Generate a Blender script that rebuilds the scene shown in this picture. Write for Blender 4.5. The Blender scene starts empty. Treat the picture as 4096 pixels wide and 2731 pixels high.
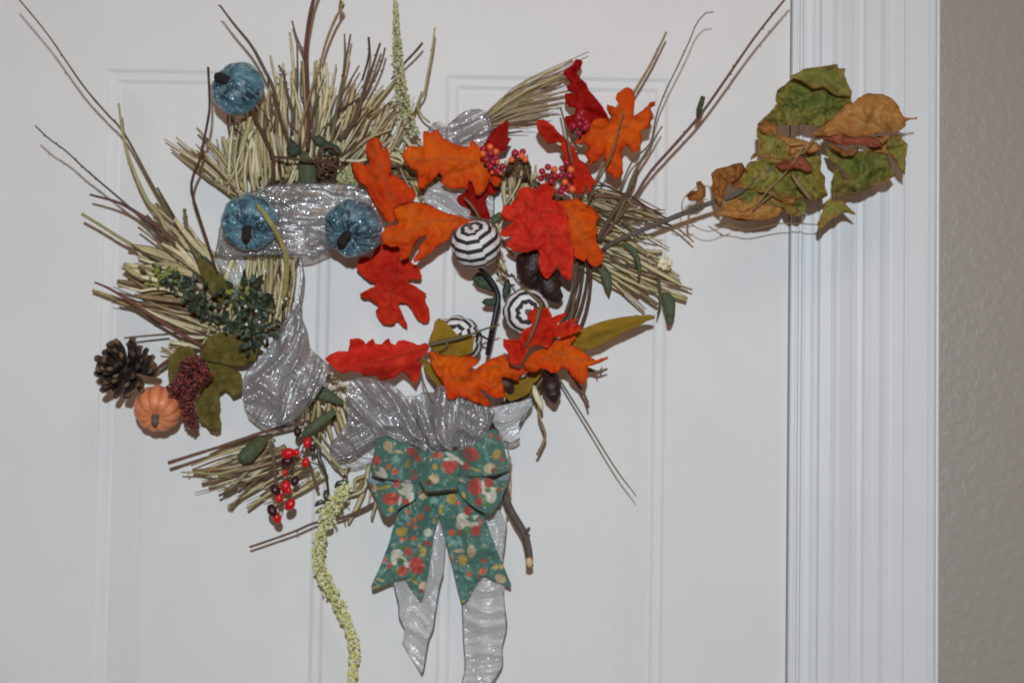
import bpy, math, random
import numpy as np
from mathutils import Vector, Matrix, noise as mnoise, geometry as mgeo
random.seed(7); RNG = np.random.default_rng(7)
S = bpy.context.scene
COL = S.collection

# ---------------------------------------------------------------- camera, world, light, exposure
F_PX, D0 = 6720.0, 1.90            # focal length in photo pixels, distance to the door in metres
PITCH, YAW, ROLL = math.radians(2.95), 0.0, 0.016
cp, sp_ = math.cos(PITCH), math.sin(PITCH)
fwd = Vector((math.sin(YAW)*cp, math.cos(YAW)*cp, sp_)).normalized()
rgt = fwd.cross(Vector((0,0,1))).normalized()
upv = rgt.cross(fwd).normalized()
# the camera is rolled a little anticlockwise, so the door leans clockwise in the picture
cr, sr = math.cos(ROLL), math.sin(ROLL)
rgt2 = rgt*cr + upv*sr
upv2 = upv*cr - rgt*sr
CAM = -fwd*D0
cam = bpy.data.cameras.new('camera'); camo = bpy.data.objects.new('camera', cam); COL.objects.link(camo)
camo.matrix_world = Matrix(((rgt2.x,upv2.x,-fwd.x,CAM.x),(rgt2.y,upv2.y,-fwd.y,CAM.y),(rgt2.z,upv2.z,-fwd.z,CAM.z),(0,0,0,1)))
cam.sensor_width = 22.3; cam.lens = 22.3*F_PX/4096.0
cam.clip_start = 0.05; cam.clip_end = 50
cam.dof.use_dof = True; cam.dof.focus_distance = D0-0.20; cam.dof.aperture_fstop = 7.5
S.camera = camo

W = bpy.data.worlds.new('World'); S.world = W; W.use_nodes = True
bg = W.node_tree.nodes['Background']; bg.inputs[0].default_value = (1.0,0.64,0.45,1); bg.inputs[1].default_value = 0.115

fl = bpy.data.lights.new('camera_flash','SPOT'); fl.shadow_soft_size=0.028; fl.spot_size=math.radians(96); fl.spot_blend=1.0
fl.energy = 134.0; fl.color = (0.84,0.95,1.015)
flo = bpy.data.objects.new('camera_flash', fl); COL.objects.link(flo)
flo.location = CAM - fwd*0.40 + upv2*0.36
flo.rotation_euler = (Vector((-0.14,0,-0.36))-flo.location).to_track_quat('-Z','Y').to_euler()

cl = bpy.data.lights.new('ceiling_lamp','AREA'); cl.shape='DISK'; cl.size=0.7; cl.energy=5.0; cl.color=(1.0,0.62,0.40)
clo = bpy.data.objects.new('ceiling_lamp', cl); COL.objects.link(clo); clo.location=(0.3,-1.5,1.7)
clo.rotation_euler=(Vector((0,0,0))-clo.location).to_track_quat('-Z','Y').to_euler()

S.view_settings.view_transform='Standard'; S.view_settings.look='None'
S.view_settings.exposure=0.0; S.view_settings.gamma=1.0
S.cycles.use_denoising=True
S.cycles.max_bounces=8; S.cycles.transparent_max_bounces=12
S.cycles.sample_clamp_indirect=4.0
S.cycles.filter_width=2.0

# ---------------------------------------------------------------- helpers
CR = {'A':(0,0,2.1382),'B':(700,0,2.1382),'C':(1700,0,2.1382),'D':(2600,0,2.1382),'E':(3000,200,2.146),
      'F':(200,650,2.1382),'G':(850,650,2.1382),'H':(1350,450,2.1382),'I':(1900,650,2.1382),'J':(1250,1100,2.1382),
      'K':(1700,1150,2.1382),'L':(300,1200,2.1382),'M':(600,1500,2.1382),'N':(1300,1600,2.1382),'O':(1100,2000,2.1382),
      'Z':(1200,1000,3.36),'S':(0,0,1.0),'Q':(0,0,0.5742)}
def c(tag, s):
    """Measured points 'x,y x,y' (or x,y,d with a depth in mm) of one enlarged crop -> photo pixels."""
    x0,y0,k = CR[tag]; out=[]
    for w in s.split():
        v=[float(q) for q in w.split(',')]
        out.append((x0+v[0]/k, y0+v[1]/k)+tuple(v[2:]))
    return out
R3 = np.array([[rgt2.x,upv2.x,-fwd.x],[rgt2.y,upv2.y,-fwd.y],[rgt2.z,upv2.z,-fwd.z]])
C3 = np.array(CAM)
def PA(xy, d):
    """Photo pixels and depths (mm in front of the door face) -> points in the room."""
    xy=np.asarray(xy,float).reshape(-1,2); d=np.broadcast_to(np.asarray(d,float),(len(xy),))
    v=np.stack([(xy[:,0]-2048)/F_PX, -(xy[:,1]-1365.5)/F_PX, -np.ones(len(xy))],1)@R3.T
    t=(-d/1000.0 - C3[1])/v[:,1]
    return C3+v*t[:,None]
def P(x,y,d=0): return Vector(PA([(x,y)],d)[0])
def mpp(d): return (D0-d/1000.0)/F_PX        # metres per photo pixel at that depth

def lin(*rgb):
    return tuple(((q/255)/12.92 if q<=10.3 else (((q/255)+.055)/1.055)**2.4) for q in rgb)
def alb(r,g,b,k=0.74):                        # surface colour from a flash-lit colour in the photograph
    return tuple(min(0.9,q/k) for q in lin(r,g,b))+(1,)

def tag(o,label=None,cat=None,group=None,kind=None):
    if label: o['label']=label
    if cat: o['category']=cat
    if group: o['group']=group
    if kind: o['kind']=kind
    return o
def empty(name,loc,label,cat,group=None):
    o=bpy.data.objects.new(name,None); COL.objects.link(o); o.location=loc; o.empty_display_size=.02
    return tag(o,label,cat,group)
def wloc(o):
    v=Vector(o.location)
    if o.parent: v=v+wloc(o.parent)
    return v
def mk(name,verts,faces,mat,parent=None,smooth=True,attrs=None,colors=None,solid=0,origin=None):
    v=np.asarray(verts,float)
    o0=Vector(origin) if origin is not None else Vector((v.min(0)+v.max(0))/2)
    me=bpy.data.meshes.new(name)
    me.from_pydata((v-np.array(o0)).tolist(),[],[tuple(int(i) for i in f) for f in faces])
    if smooth: me.shade_smooth()
    if mat:
        for m in (mat if isinstance(mat,(list,tuple)) else [mat]): me.materials.append(m)
    for k,a in (attrs or {}).items():
        at=me.attributes.new(k,'FLOAT','POINT'); at.data.foreach_set('value',np.asarray(a,np.float32))
    for k,a in (colors or {}).items():
        at=me.attributes.new(k,'FLOAT_COLOR','POINT')
        cc=np.ones((len(v),4),np.float32); cc[:,:3]=a; at.data.foreach_set('color',cc.ravel())
    o=bpy.data.objects.new(name,me); COL.objects.link(o)
    if parent is not None:
        o.parent=parent; o.location=o0-wloc(parent)
    else: o.location=o0
    if solid:
        m=o.modifiers.new('thickness','SOLIDIFY'); m.thickness=solid; m.offset=0
    return o

def catmull(pts,n):
    p=np.asarray(pts,float)
    if len(p)<3: 
        t=np.linspace(0,1,n)[:,None]; return p[0]*(1-t)+p[-1]*t
    q=np.vstack([2*p[0]-p[1],p,2*p[-1]-p[-2]])
    seg=np.linalg.norm(np.diff(p[:,:2],axis=0),axis=1); s=np.concatenate([[0],np.cumsum(seg)])
    out=[]
    for u in np.linspace(0,s[-1],n):
        i=min(len(p)-2,max(0,int(np.searchsorted(s,u,side='right')-1))); t=(u-s[i])/max(seg[i],1e-6)
        a,b,e,f=q[i],q[i+1],q[i+2],q[i+3]
        out.append(.5*((2*b)+(-a+e)*t+(2*a-5*b+4*e-f)*t*t+(-a+3*b-3*e+f)*t**3))
    return np.array(out)
def nz(v,seed=0,scale=1.0):
    v=np.asarray(v,float)*scale
    return np.array([mnoise.noise(Vector((a[0]+seed*17.3,a[1]-seed*9.1,(a[2] if len(a)>2 else 0)+seed*3.7))) for a in v])

class MB:
    """Collects shapes to be linked as one mesh."""
    def __init__(s): s.v=[];s.f=[];s.n=0;s.a=[]
    def add(s,v,f,a=0.0):
        v=np.asarray(v,float); s.v.append(v); s.f+= [tuple(int(i)+s.n for i in q) for q in f]; s.n+=len(v)
        s.a.append(np.broadcast_to(np.asarray(a,float),(len(v),)))
    def build(s,name,mat,parent=None,smooth=True,solid=0):
        return mk(name,np.vstack(s.v),s.f,mat,parent,smooth,attrs={'rnd':np.concatenate(s.a)},solid=solid)

def tube_geo(path,rad,sides=6,flat=1.0,n=None,bump=0.0,seed=0,twist=0.0):
    """path: (x,y,d) photo px + mm; rad: px (number or list). Returns verts, faces."""
    p=np.array([(q[0],q[1],q[2]) for q in path],float)
    L=np.linalg.norm(np.diff(p[:,:2],axis=0),axis=1).sum()
    n=n or int(max(4,min(40,L/18)))
    q=catmull(p,n)
    r=np.atleast_1d(np.asarray(rad,float)); r=np.interp(np.linspace(0,1,n),np.linspace(0,1,len(r)),r) if len(r)>1 else np.full(n,r[0])
    w=PA(q[:,:2],q[:,2]); rw=r*(D0-q[:,2]/1000)/F_PX
    if bump: rw=rw*(1+bump*nz(np.stack([np.arange(n)*.9,np.zeros(n)],1),seed))
    t=np.gradient(w,axis=0); t/=np.linalg.norm(t,axis=1)[:,None]+1e-12
    nn=np.cross(t,np.array([0,1.0,0])); l=np.linalg.norm(nn,axis=1)[:,None]; nn=np.where(l<1e-4,np.array([[1.0,0,0]]),nn/(l+1e-12))
    b=np.cross(nn,t)
    V=[];Fc=[]
    for i in range(n):
        for k in range(sides):
            a=2*math.pi*k/sides+twist*i/n
            ca,sa=math.cos(a),math.sin(a)
            V.append(w[i]+nn[i]*ca*rw[i]+b[i]*sa*rw[i]*flat)
    for i in range(n-1):
        for k in range(sides):
            k2=(k+1)%sides
            Fc.append((i*sides+k,i*sides+k2,(i+1)*sides+k2,(i+1)*sides+k))
    Fc.append(tuple(range(sides))[::-1]); Fc.append(tuple((n-1)*sides+k for k in range(sides)))
    return np.array(V),Fc
def tube(name,path,rad,mat,parent=None,sides=6,flat=1.0,n=None,bump=0.0,seed=0,twist=0.0,smooth=True):
    v,f=tube_geo(path,rad,sides,flat,n,bump,seed,twist)
    return mk(name,v,f,mat,parent,smooth)

def segdist(pts,poly,closed=False):
    p=np.asarray(poly,float)[:,:2]; 
    a=p if closed else p[:-1]; b=np.roll(p,-1,0) if closed else p[1:]
    best=np.full(len(pts),1e9)
    for i in range(len(a)):
        ab=b[i]-a[i]; L=ab@ab+1e-9
        t=np.clip(((pts-a[i])@ab)/L,0,1)
        dd=np.linalg.norm(pts-(a[i]+t[:,None]*ab),axis=1); best=np.minimum(best,dd)
    return best
def inside(pts,poly):
    p=np.asarray(poly,float)[:,:2]; x,y=pts[:,0],pts[:,1]; r=np.zeros(len(pts),bool)
    j=len(p)-1
    for i in range(len(p)):
        cnd=((p[i,1]>y)!=(p[j,1]>y))&(x<(p[j,0]-p[i,0])*(y-p[i,1])/(p[j,1]-p[i,1]+1e-12)+p[i,0]); r^=cnd; j=i
    return r
def resample(poly,sp,closed=True,smooth=0.35):
    p=np.asarray(poly,float)[:,:2]
    if smooth>0:                                    # one corner-cutting pass keeps outlines organic
        a=p; b=np.roll(p,-1,0)
        q=np.empty((2*len(p),2)); q[0::2]=a*(1-smooth*.5)+b*smooth*.5; q[1::2]=a*smooth*.5+b*(1-smooth*.5); p=q
    out=[]
    for i in range(len(p)):
        a,b=p[i],p[(i+1)%len(p)]; m=max(1,int(round(np.linalg.norm(b-a)/sp)))
        for k in range(m): out.append(a+(b-a)*k/m)
    return np.array(out)
def side_veins(mid,size,n=4,ang=48):
    m=catmull([(q[0],q[1]) for q in mid],40); out=[]
    for k in range(n):
        t=.16+.66*k/max(1,n-1); i=int(t*38); tg=m[i+1]-m[i]; tg/=np.linalg.norm(tg)+1e-9
        for s in (-1,1):
            a=math.radians(ang)*s; dv=np.array([tg[0]*math.cos(a)-tg[1]*math.sin(a),tg[0]*math.sin(a)+tg[1]*math.cos(a)])
            l=size*(.50-.16*abs(t-.4)); e=m[i]+dv*l
            out.append([tuple(m[i]),tuple(m[i]+dv*l*.5+tg*l*.03),tuple(e+tg*l*.12)])
    return out
def sheet(name,pts,d,mat,parent=None,sp=7,mid=None,veins=None,nv=4,fold=0,tilt=(0,0),amp=3.0,nsc=70,curl=0,seed=1,jag=1.7,
          thick=.0005,rib=.55,fn=None,paint=None,vw=4.6,smooth=.18):
    """A thin curved sheet (leaf, ribbon, cloth) with its own depth, folds, veins and thickness."""
    o=resample(pts,sp,smooth=smooth)
    if jag:
        tg=np.roll(o,-1,0)-np.roll(o,1,0); nrm=np.stack([-tg[:,1],tg[:,0]],1); nrm/=np.linalg.norm(nrm,axis=1)[:,None]+1e-9
        o=o+nrm*(nz(o,seed,.045)*1.6*jag+nz(o,seed+3,.16)*jag)[:,None]
    lo,hi=o.min(0),o.max(0)
    gx=np.arange(lo[0],hi[0],sp); gy=np.arange(lo[1],hi[1],sp*.866)
    g=np.array([(x+(sp*.5 if j%2 else 0),y) for j,y in enumerate(gy) for x in gx]).reshape(-1,2)
    g=g+RNG.uniform(-.12,.12,g.shape)*sp
    if len(g):
        g=g[inside(g,o)]
        if len(g): g=g[segdist(g,o,True)>sp*.55]
    allp=np.vstack([o,g]) if len(g) else o
    ne=len(o)
    res=mgeo.delaunay_2d_cdt([Vector(q) for q in allp],[(i,(i+1)%ne) for i in range(ne)],[],1,1e-4)
    xy=np.array([tuple(v) for v in res[0]]); faces=[tuple(f) for f in res[2]]
    cen=xy.mean(0); size=np.linalg.norm(hi-lo)
    de=segdist(xy,o,True)
    dep=np.full(len(xy),float(d)) if not callable(d) else d(xy)
    dep=dep+tilt[0]*(xy[:,0]-cen[0])/100+tilt[1]*(xy[:,1]-cen[1])/100
    vein=np.zeros(len(xy)); main=np.zeros(len(xy))
    vs=list(veins or [])
    if mid is not None:
        m=catmull([(q[0],q[1]) for q in mid],24); dm=segdist(xy,m)
        dep=dep-fold*dm/100
        main=np.exp(-(dm/(vw*1.15))**2); vein=np.maximum(vein,main)
        dep=dep-rib*1.2*np.exp(-(dm/9)**2)
        if nv: vs+=side_veins(mid,size*.55,nv)
    for v in vs:
        dv=segdist(xy,catmull(v,12)); vein=np.maximum(vein,.75*np.exp(-(dv/(vw*.8))**2))
        dep=dep-rib*2.2*np.exp(-dv/11)
    n1=nz(xy,seed,1.0/nsc)
    dep=dep+amp*n1+amp*.5*(.5-np.abs(nz(xy,seed+5,2.0/nsc))*1.6)
    if curl: dep=dep+curl*np.exp(-de/14.0)*nz(xy,seed+9,1.0/55)*2
    if fn is not None: dep=dep+fn(xy)
    v3=PA(xy,np.maximum(dep,2.0))
    ed=np.exp(-de/6.0); ed2=np.exp(-de/(.13*size*.5+6))
    # faces towards the camera
    a=v3[[f[0] for f in faces]]; b=v3[[f[1] for f in faces]]; e=v3[[f[2] for f in faces]]
    nn=np.cross(b-a,e-a)
    faces=[f if n[1]<0 else f[::-1] for f,n in zip(faces,nn)]
    cols={'print':paint(xy)} if paint is not None else None
    ob=mk(name,v3,faces,mat,parent,True,attrs={'vein':vein,'rim':ed,'rimw':ed2,'px':(xy[:,0]-lo[0])/100,'py':(xy[:,1]-lo[1])/100},colors=cols,solid=thick)
    return ob
def foldline(p,h,w):
    """Depth term of a crease or gather along a line: height h mm, half width w px."""
    q=catmull(p,20)
    return lambda xy: h*np.exp(-(segdist(xy,q)/w)**2)
def sumf(*fs): return lambda xy: sum(f(xy) for f in fs)
# ---------------------------------------------------------------- materials
def newmat(name):
    m=bpy.data.materials.new(name); m.use_nodes=True; nt=m.node_tree
    return m,nt,nt.nodes['Principled BSDF'],nt.nodes['Material Output']
def N(nt,t,**k):
    n=nt.nodes.new(t)
    for a,b in k.items():
        if a.startswith('i_'): n.inputs[int(a[2:]) if a[2:].isdigit() else a[2:].replace('_',' ')].default_value=b
        else: setattr(n,a,b)
    return n
def mixc(nt,fac,a,b,mode='MIX'):
    n=nt.nodes.new('ShaderNodeMix'); n.data_type='RGBA'; n.blend_type=mode
    for s,v in ((n.inputs[0],fac),(n.inputs[6],a),(n.inputs[7],b)):
        if hasattr(v,'is_output'): nt.links.new(v,s)
        else: s.default_value=v
    return n.outputs[2]
def ramp(nt,src,stops):
    n=nt.nodes.new('ShaderNodeValToRGB'); e=n.color_ramp.elements
    while len(e)<len(stops): e.new(.5)
    for i,(p,col) in enumerate(stops): e[i].position=p; e[i].color=col
    nt.links.new(src,n.inputs[0]); return n.outputs[0]
def noise(nt,scale,detail=3,rough=.55,coord='Object',stretch=None,dist=0):
    tc=nt.nodes.new('ShaderNodeTexCoord'); src=tc.outputs[coord]
    if stretch:
        mp=nt.nodes.new('ShaderNodeMapping'); mp.inputs['Scale'].default_value=stretch; nt.links.new(src,mp.inputs[0]); src=mp.outputs[0]
    n=nt.nodes.new('ShaderNodeTexNoise'); n.inputs['Scale'].default_value=scale; n.inputs['Detail'].default_value=detail
    n.inputs['Roughness'].default_value=rough; n.inputs['Distortion'].default_value=dist
    nt.links.new(src,n.inputs['Vector']); return n.outputs[0]
def attr(nt,name,out='Fac'):
    n=nt.nodes.new('ShaderNodeAttribute'); n.attribute_name=name; return n.outputs[out]
def orand(nt):
    return nt.nodes.new('ShaderNodeObjectInfo').outputs['Random']
def bump(nt,h,strength,dist,bs):
    b=nt.nodes.new('ShaderNodeBump'); b.inputs['Strength'].default_value=strength; b.inputs['Distance'].default_value=dist
    nt.links.new(h,b.inputs['Height']); nt.links.new(b.outputs[0],bs.inputs['Normal']); return b
def K(col): return (*col[:3],1)
W0,B1=(0,0,0,1),(1,1,1,1)

def m_paint(name,col,rough=.38,bs=.02):
    m,nt,b,o=newmat(name); b.inputs['Roughness'].default_value=rough; b.inputs['Specular IOR Level'].default_value=.3
    n=noise(nt,9,4,.6); c1=mixc(nt,ramp(nt,n,[(.35,W0),(.7,B1)]),K(col),K(tuple(q*.965 for q in col[:3])))
    nt.links.new(c1,b.inputs['Base Color']); bump(nt,noise(nt,140,3,.5,stretch=(1,1,.25)),bs,.001,b); return m
def m_leaf(name,c1,c2,c3,veinc,rough=.62,vstr=.6,edge=None,scale=28,spec=.08,wide=0):
    """Printed cloth or dried leaf: blotchy colours, veins and rim of their own."""
    m,nt,b,o=newmat(name); b.inputs['Roughness'].default_value=rough; b.inputs['Specular IOR Level'].default_value=spec
    n1=noise(nt,scale,3,.55); n2=noise(nt,scale*3.1,4,.6)
    col=mixc(nt,ramp(nt,n1,[(.36,W0),(.64,B1)]),K(c1),K(c2))
    col=mixc(nt,ramp(nt,n2,[(.50,W0),(.80,B1)]),col,K(c3))
    mv=nt.nodes.new('ShaderNodeMath'); mv.operation='MULTIPLY'; nt.links.new(attr(nt,'vein'),mv.inputs[0]); mv.inputs[1].default_value=vstr
    col=mixc(nt,mv.outputs[0],col,K(veinc))
    if edge is not None:
        me=nt.nodes.new('ShaderNodeMath'); me.operation='MULTIPLY'; nt.links.new(attr(nt,'rim'),me.inputs[0]); me.inputs[1].default_value=.55
        col=mixc(nt,me.outputs[0],col,K(edge))
        if wide:
            mw=nt.nodes.new('ShaderNodeMath'); mw.operation='MULTIPLY_ADD'; nt.links.new(attr(nt,'rimw'),mw.inputs[0]); mw.inputs[1].default_value=wide; mq=nt.nodes.new('ShaderNodeMath'); mq.operation='MULTIPLY'; mq.use_clamp=True; nt.links.new(mw.outputs[0],mq.inputs[0]); nt.links.new(ramp(nt,noise(nt,22,2,.5),[(.3,W0),(.6,B1)]),mq.inputs[1]); mw.inputs[2].default_value=0
            col=mixc(nt,mq.outputs[0],col,K(edge))
    nt.links.new(col,b.inputs['Base Color'])
    bump(nt,noise(nt,900,2,.5),.22,.0006,b)
    return m
def m_plain(name,c1,c2,rough=.55,scale=60,bstr=.25,bdist=.001,stretch=None,spec=.4,vary=.0,coat=0):
    m,nt,b,o=newmat(name); b.inputs['Roughness'].default_value=rough; b.inputs['Specular IOR Level'].default_value=spec
    n=noise(nt,scale,4,.6,stretch=stretch)
    col=mixc(nt,ramp(nt,n,[(.32,W0),(.68,B1)]),K(c1),K(c2))
    if vary:
        hs=nt.nodes.new('ShaderNodeHueSaturation'); nt.links.new(col,hs.inputs['Color'])
        mr=nt.nodes.new('ShaderNodeMapRange'); mr.inputs[3].default_value=1-vary; mr.inputs[4].default_value=1+vary
        nt.links.new(orand(nt),mr.inputs[0]); nt.links.new(mr.outputs[0],hs.inputs['Value']); col=hs.outputs[0]
    nt.links.new(col,b.inputs['Base Color']); b.inputs['Coat Weight'].default_value=coat; b.inputs['Coat Roughness'].default_value=.12
    if bstr: bump(nt,noise(nt,scale*5,3,.6,stretch=stretch),bstr,bdist,b)
    return m
def m_wood(name,c1,c2,rough=.7,vary=.15):
    m,nt,b,o=newmat(name); b.inputs['Roughness'].default_value=rough; b.inputs['Specular IOR Level'].default_value=.25
    n=noise(nt,130,4,.65); n2=noise(nt,40,2,.5)
    col=mixc(nt,ramp(nt,n,[(.3,W0),(.7,B1)]),K(c1),K(c2))
    col=mixc(nt,ramp(nt,n2,[(.45,W0),(.75,B1)]),col,K(tuple(q*.7 for q in c1[:3])))
    hs=nt.nodes.new('ShaderNodeHueSaturation'); nt.links.new(col,hs.inputs['Color'])
    mr=nt.nodes.new('ShaderNodeMapRange'); mr.inputs[3].default_value=1-vary; mr.inputs[4].default_value=1+vary
    nt.links.new(orand(nt),mr.inputs[0]); nt.links.new(mr.outputs[0],hs.inputs['Value'])
    nt.links.new(hs.outputs[0],b.inputs['Base Color']); bump(nt,noise(nt,420,4,.7),.5,.001,b)
    return m
def m_straw(name,stops):
    m,nt,b,o=newmat(name); b.inputs['Roughness'].default_value=.55; b.inputs['Specular IOR Level'].default_value=.3
    col=ramp(nt,orand(nt),stops)
    n=noise(nt,60,4,.7); col=mixc(nt,ramp(nt,n,[(.45,W0),(.72,(.7,.7,.7,1))]),col,alb(112,92,62))
    n2=noise(nt,34,3,.6); col=mixc(nt,ramp(nt,n2,[(.52,W0),(.75,(.6,.6,.6,1))]),col,alb(204,200,172))
    nt.links.new(col,b.inputs['Base Color']); bump(nt,noise(nt,500,3,.6),.35,.0008,b); return m

PAINT=m_paint('door_paint',(.80,.79,.785),.6); TRIM=m_paint('trim_paint',(.77,.79,.81),.42)
def m_wall():
    m,nt,b,o=newmat('wall_texture_paint'); b.inputs['Roughness'].default_value=.34
    b.inputs['Base Color'].default_value=(.385,.347,.318,1)
    n=noise(nt,95,3,.5); n2=noise(nt,330,2,.5)
    ad=nt.nodes.new('ShaderNodeMath'); ad.operation='MULTIPLY_ADD'; nt.links.new(n2,ad.inputs[0]); ad.inputs[1].default_value=.22; nt.links.new(n,ad.inputs[2])
    bump(nt,ad.outputs[0],.42,.003,b); return m
WALLM=m_wall()
ORANGE=m_leaf('orange_cloth_leaf',alb(192,84,12),alb(176,60,10),alb(200,104,20),alb(138,76,38),edge=alb(172,46,10),wide=.8,vstr=.68,scale=17)
ORANGE2=m_leaf('red_orange_cloth_leaf',alb(186,70,14),alb(170,46,11),alb(192,90,18),alb(132,66,34),edge=alb(166,38,11),wide=.8,vstr=.68,scale=17)
RED=m_leaf('red_cloth_leaf',alb(172,32,18),alb(148,20,14),alb(186,52,22),alb(118,28,24),edge=alb(178,46,18),vstr=.68,scale=17,wide=.6)
RED2=m_leaf('pale_red_cloth_leaf',alb(186,42,28),alb(160,26,20),alb(198,64,40),alb(124,36,32),edge=alb(182,44,26),vstr=.68,scale=17,wide=.6)
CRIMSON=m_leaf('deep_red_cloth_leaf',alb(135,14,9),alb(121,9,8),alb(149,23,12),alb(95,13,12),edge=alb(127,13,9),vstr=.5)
OLIVEY=m_leaf('yellow_olive_leaf',alb(132,102,28),alb(110,86,20),alb(124,99,45),alb(96,78,28),edge=alb(136,108,42))
OLIVE=m_leaf('dull_olive_leaf',alb(92,80,34),alb(77,65,26),alb(107,100,53),alb(72,63,34),edge=alb(107,96,55),scale=40)
GDRY=m_leaf('dried_green_leaf',alb(95,104,46),alb(78,89,40),alb(136,115,61),alb(136,132,85),edge=alb(132,100,51),scale=26,vstr=.4,wide=.55)
GDRY2=m_leaf('dried_yellow_green_leaf',alb(115,112,51),alb(93,96,42),alb(147,117,63),alb(143,134,85),edge=alb(143,102,55),scale=28,vstr=.4,wide=.55)
TDRY=m_leaf('dried_tan_leaf',alb(155,113,61),alb(142,93,46),alb(146,115,68),alb(169,133,82),edge=alb(142,78,39),scale=36,vstr=.45)
BDRY=m_leaf('dried_brown_leaf',alb(140,92,46),alb(112,66,34),alb(160,112,60),alb(150,104,60),edge=alb(104,60,34),scale=60,vstr=.4)
RDRY=m_leaf('dried_russet_leaf',alb(134,74,52),alb(120,56,44),alb(148,92,62),alb(110,60,44),edge=alb(96,50,36),scale=60,vstr=.4)
GREEN=m_leaf('grey_green_leaf',alb(68,76,52),alb(58,66,46),alb(80,88,62),alb(94,100,76),edge=alb(60,66,46),vstr=.35,rough=.45)
DGREEN=m_leaf('dark_green_leaf',alb(50,60,46),alb(42,50,40),alb(64,74,56),alb(78,86,66),edge=alb(36,48,38),vstr=.3,rough=.4)
THYME=m_plain('small_green_leaf',alb(50,62,44),alb(38,48,36),rough=.34,scale=90,vary=.35,spec=.6)
LIME=m_plain('yellow_green_leaf',alb(138,138,66),alb(108,116,58),rough=.45,scale=90,vary=.2)
STRAW=m_straw('straw_mix',[(0,alb(210,198,170)),(.2,alb(188,175,136)),(.4,alb(160,147,104)),(.6,alb(208,195,160)),(.76,alb(180,164,125)),(.88,alb(135,109,79)),(1,alb(109,82,61))])
RAFFIA=m_straw('raffia_mix',[(0,alb(161,144,109)),(.4,alb(140,124,94)),(.7,alb(174,157,127)),(1,alb(116,96,72))])
BARK=m_wood('twig_bark',alb(108,86,70),alb(80,62,50)); GBARK=m_wood('grey_bark',alb(96,86,78),alb(74,66,58))
RBARK=m_wood('red_bark',alb(107,68,56),alb(84,52,46)); YSTEM=m_wood('yellow_stem',alb(161,158,112),alb(134,128,86))
DBARK=m_wood('dark_vine_bark',alb(86,62,48),alb(62,44,34)); OSTEM=m_wood('olive_stem',alb(112,102,74),alb(90,80,58))
TSTEM=m_wood('tan_stem',alb(146,124,88),alb(114,92,64)); CUT=m_plain('cut_wood',alb(206,178,132),alb(190,160,112),rough=.7)
WOODY=m_wood('dull_red_stem',alb(112,80,68),alb(90,64,54))
BLACK=m_plain('black_wire_cover',(.012,.012,.014),(.02,.02,.022),rough=.4,bstr=.1)
POD=m_plain('dark_glossy_pod',(.024,.009,.009),(.045,.014,.012),rough=.4,scale=70,bstr=.5,bdist=.002,spec=.4)
STEMD=m_plain('dark_stub',(.012,.010,.009),(.022,.017,.014),rough=.85,scale=200)
GSTEM=m_plain('grey_stub',alb(98,88,80),alb(70,60,54),rough=.7,scale=260)
CREAM=m_plain('cream_flower',alb(214,206,176),alb(196,186,150),rough=.6,scale=120)
WHITEB=m_plain('white_seed',alb(226,226,222),alb(206,206,200),rough=.3,scale=120)

def m_berry(name,c1,c2):
    m,nt,b,o=newmat(name); b.inputs['Roughness'].default_value=.27
    n=noise(nt,150,3,.6); nt.links.new(mixc(nt,ramp(nt,n,[(.4,W0),(.7,B1)]),K(c1),K(c2)),b.inputs['Base Color'])
    bump(nt,noise(nt,500,2,.5),.15,.001,b); return m
BCRIM=m_berry('crimson_berry',alb(160,22,52),alb(126,14,38)); BORANGE=m_berry('orange_berry',alb(240,98,46),alb(226,80,34))
BRED=m_berry('red_hip',alb(196,20,24),alb(170,10,16)); BDARK=m_berry('dark_hip',alb(58,20,30),alb(40,14,20))

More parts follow.
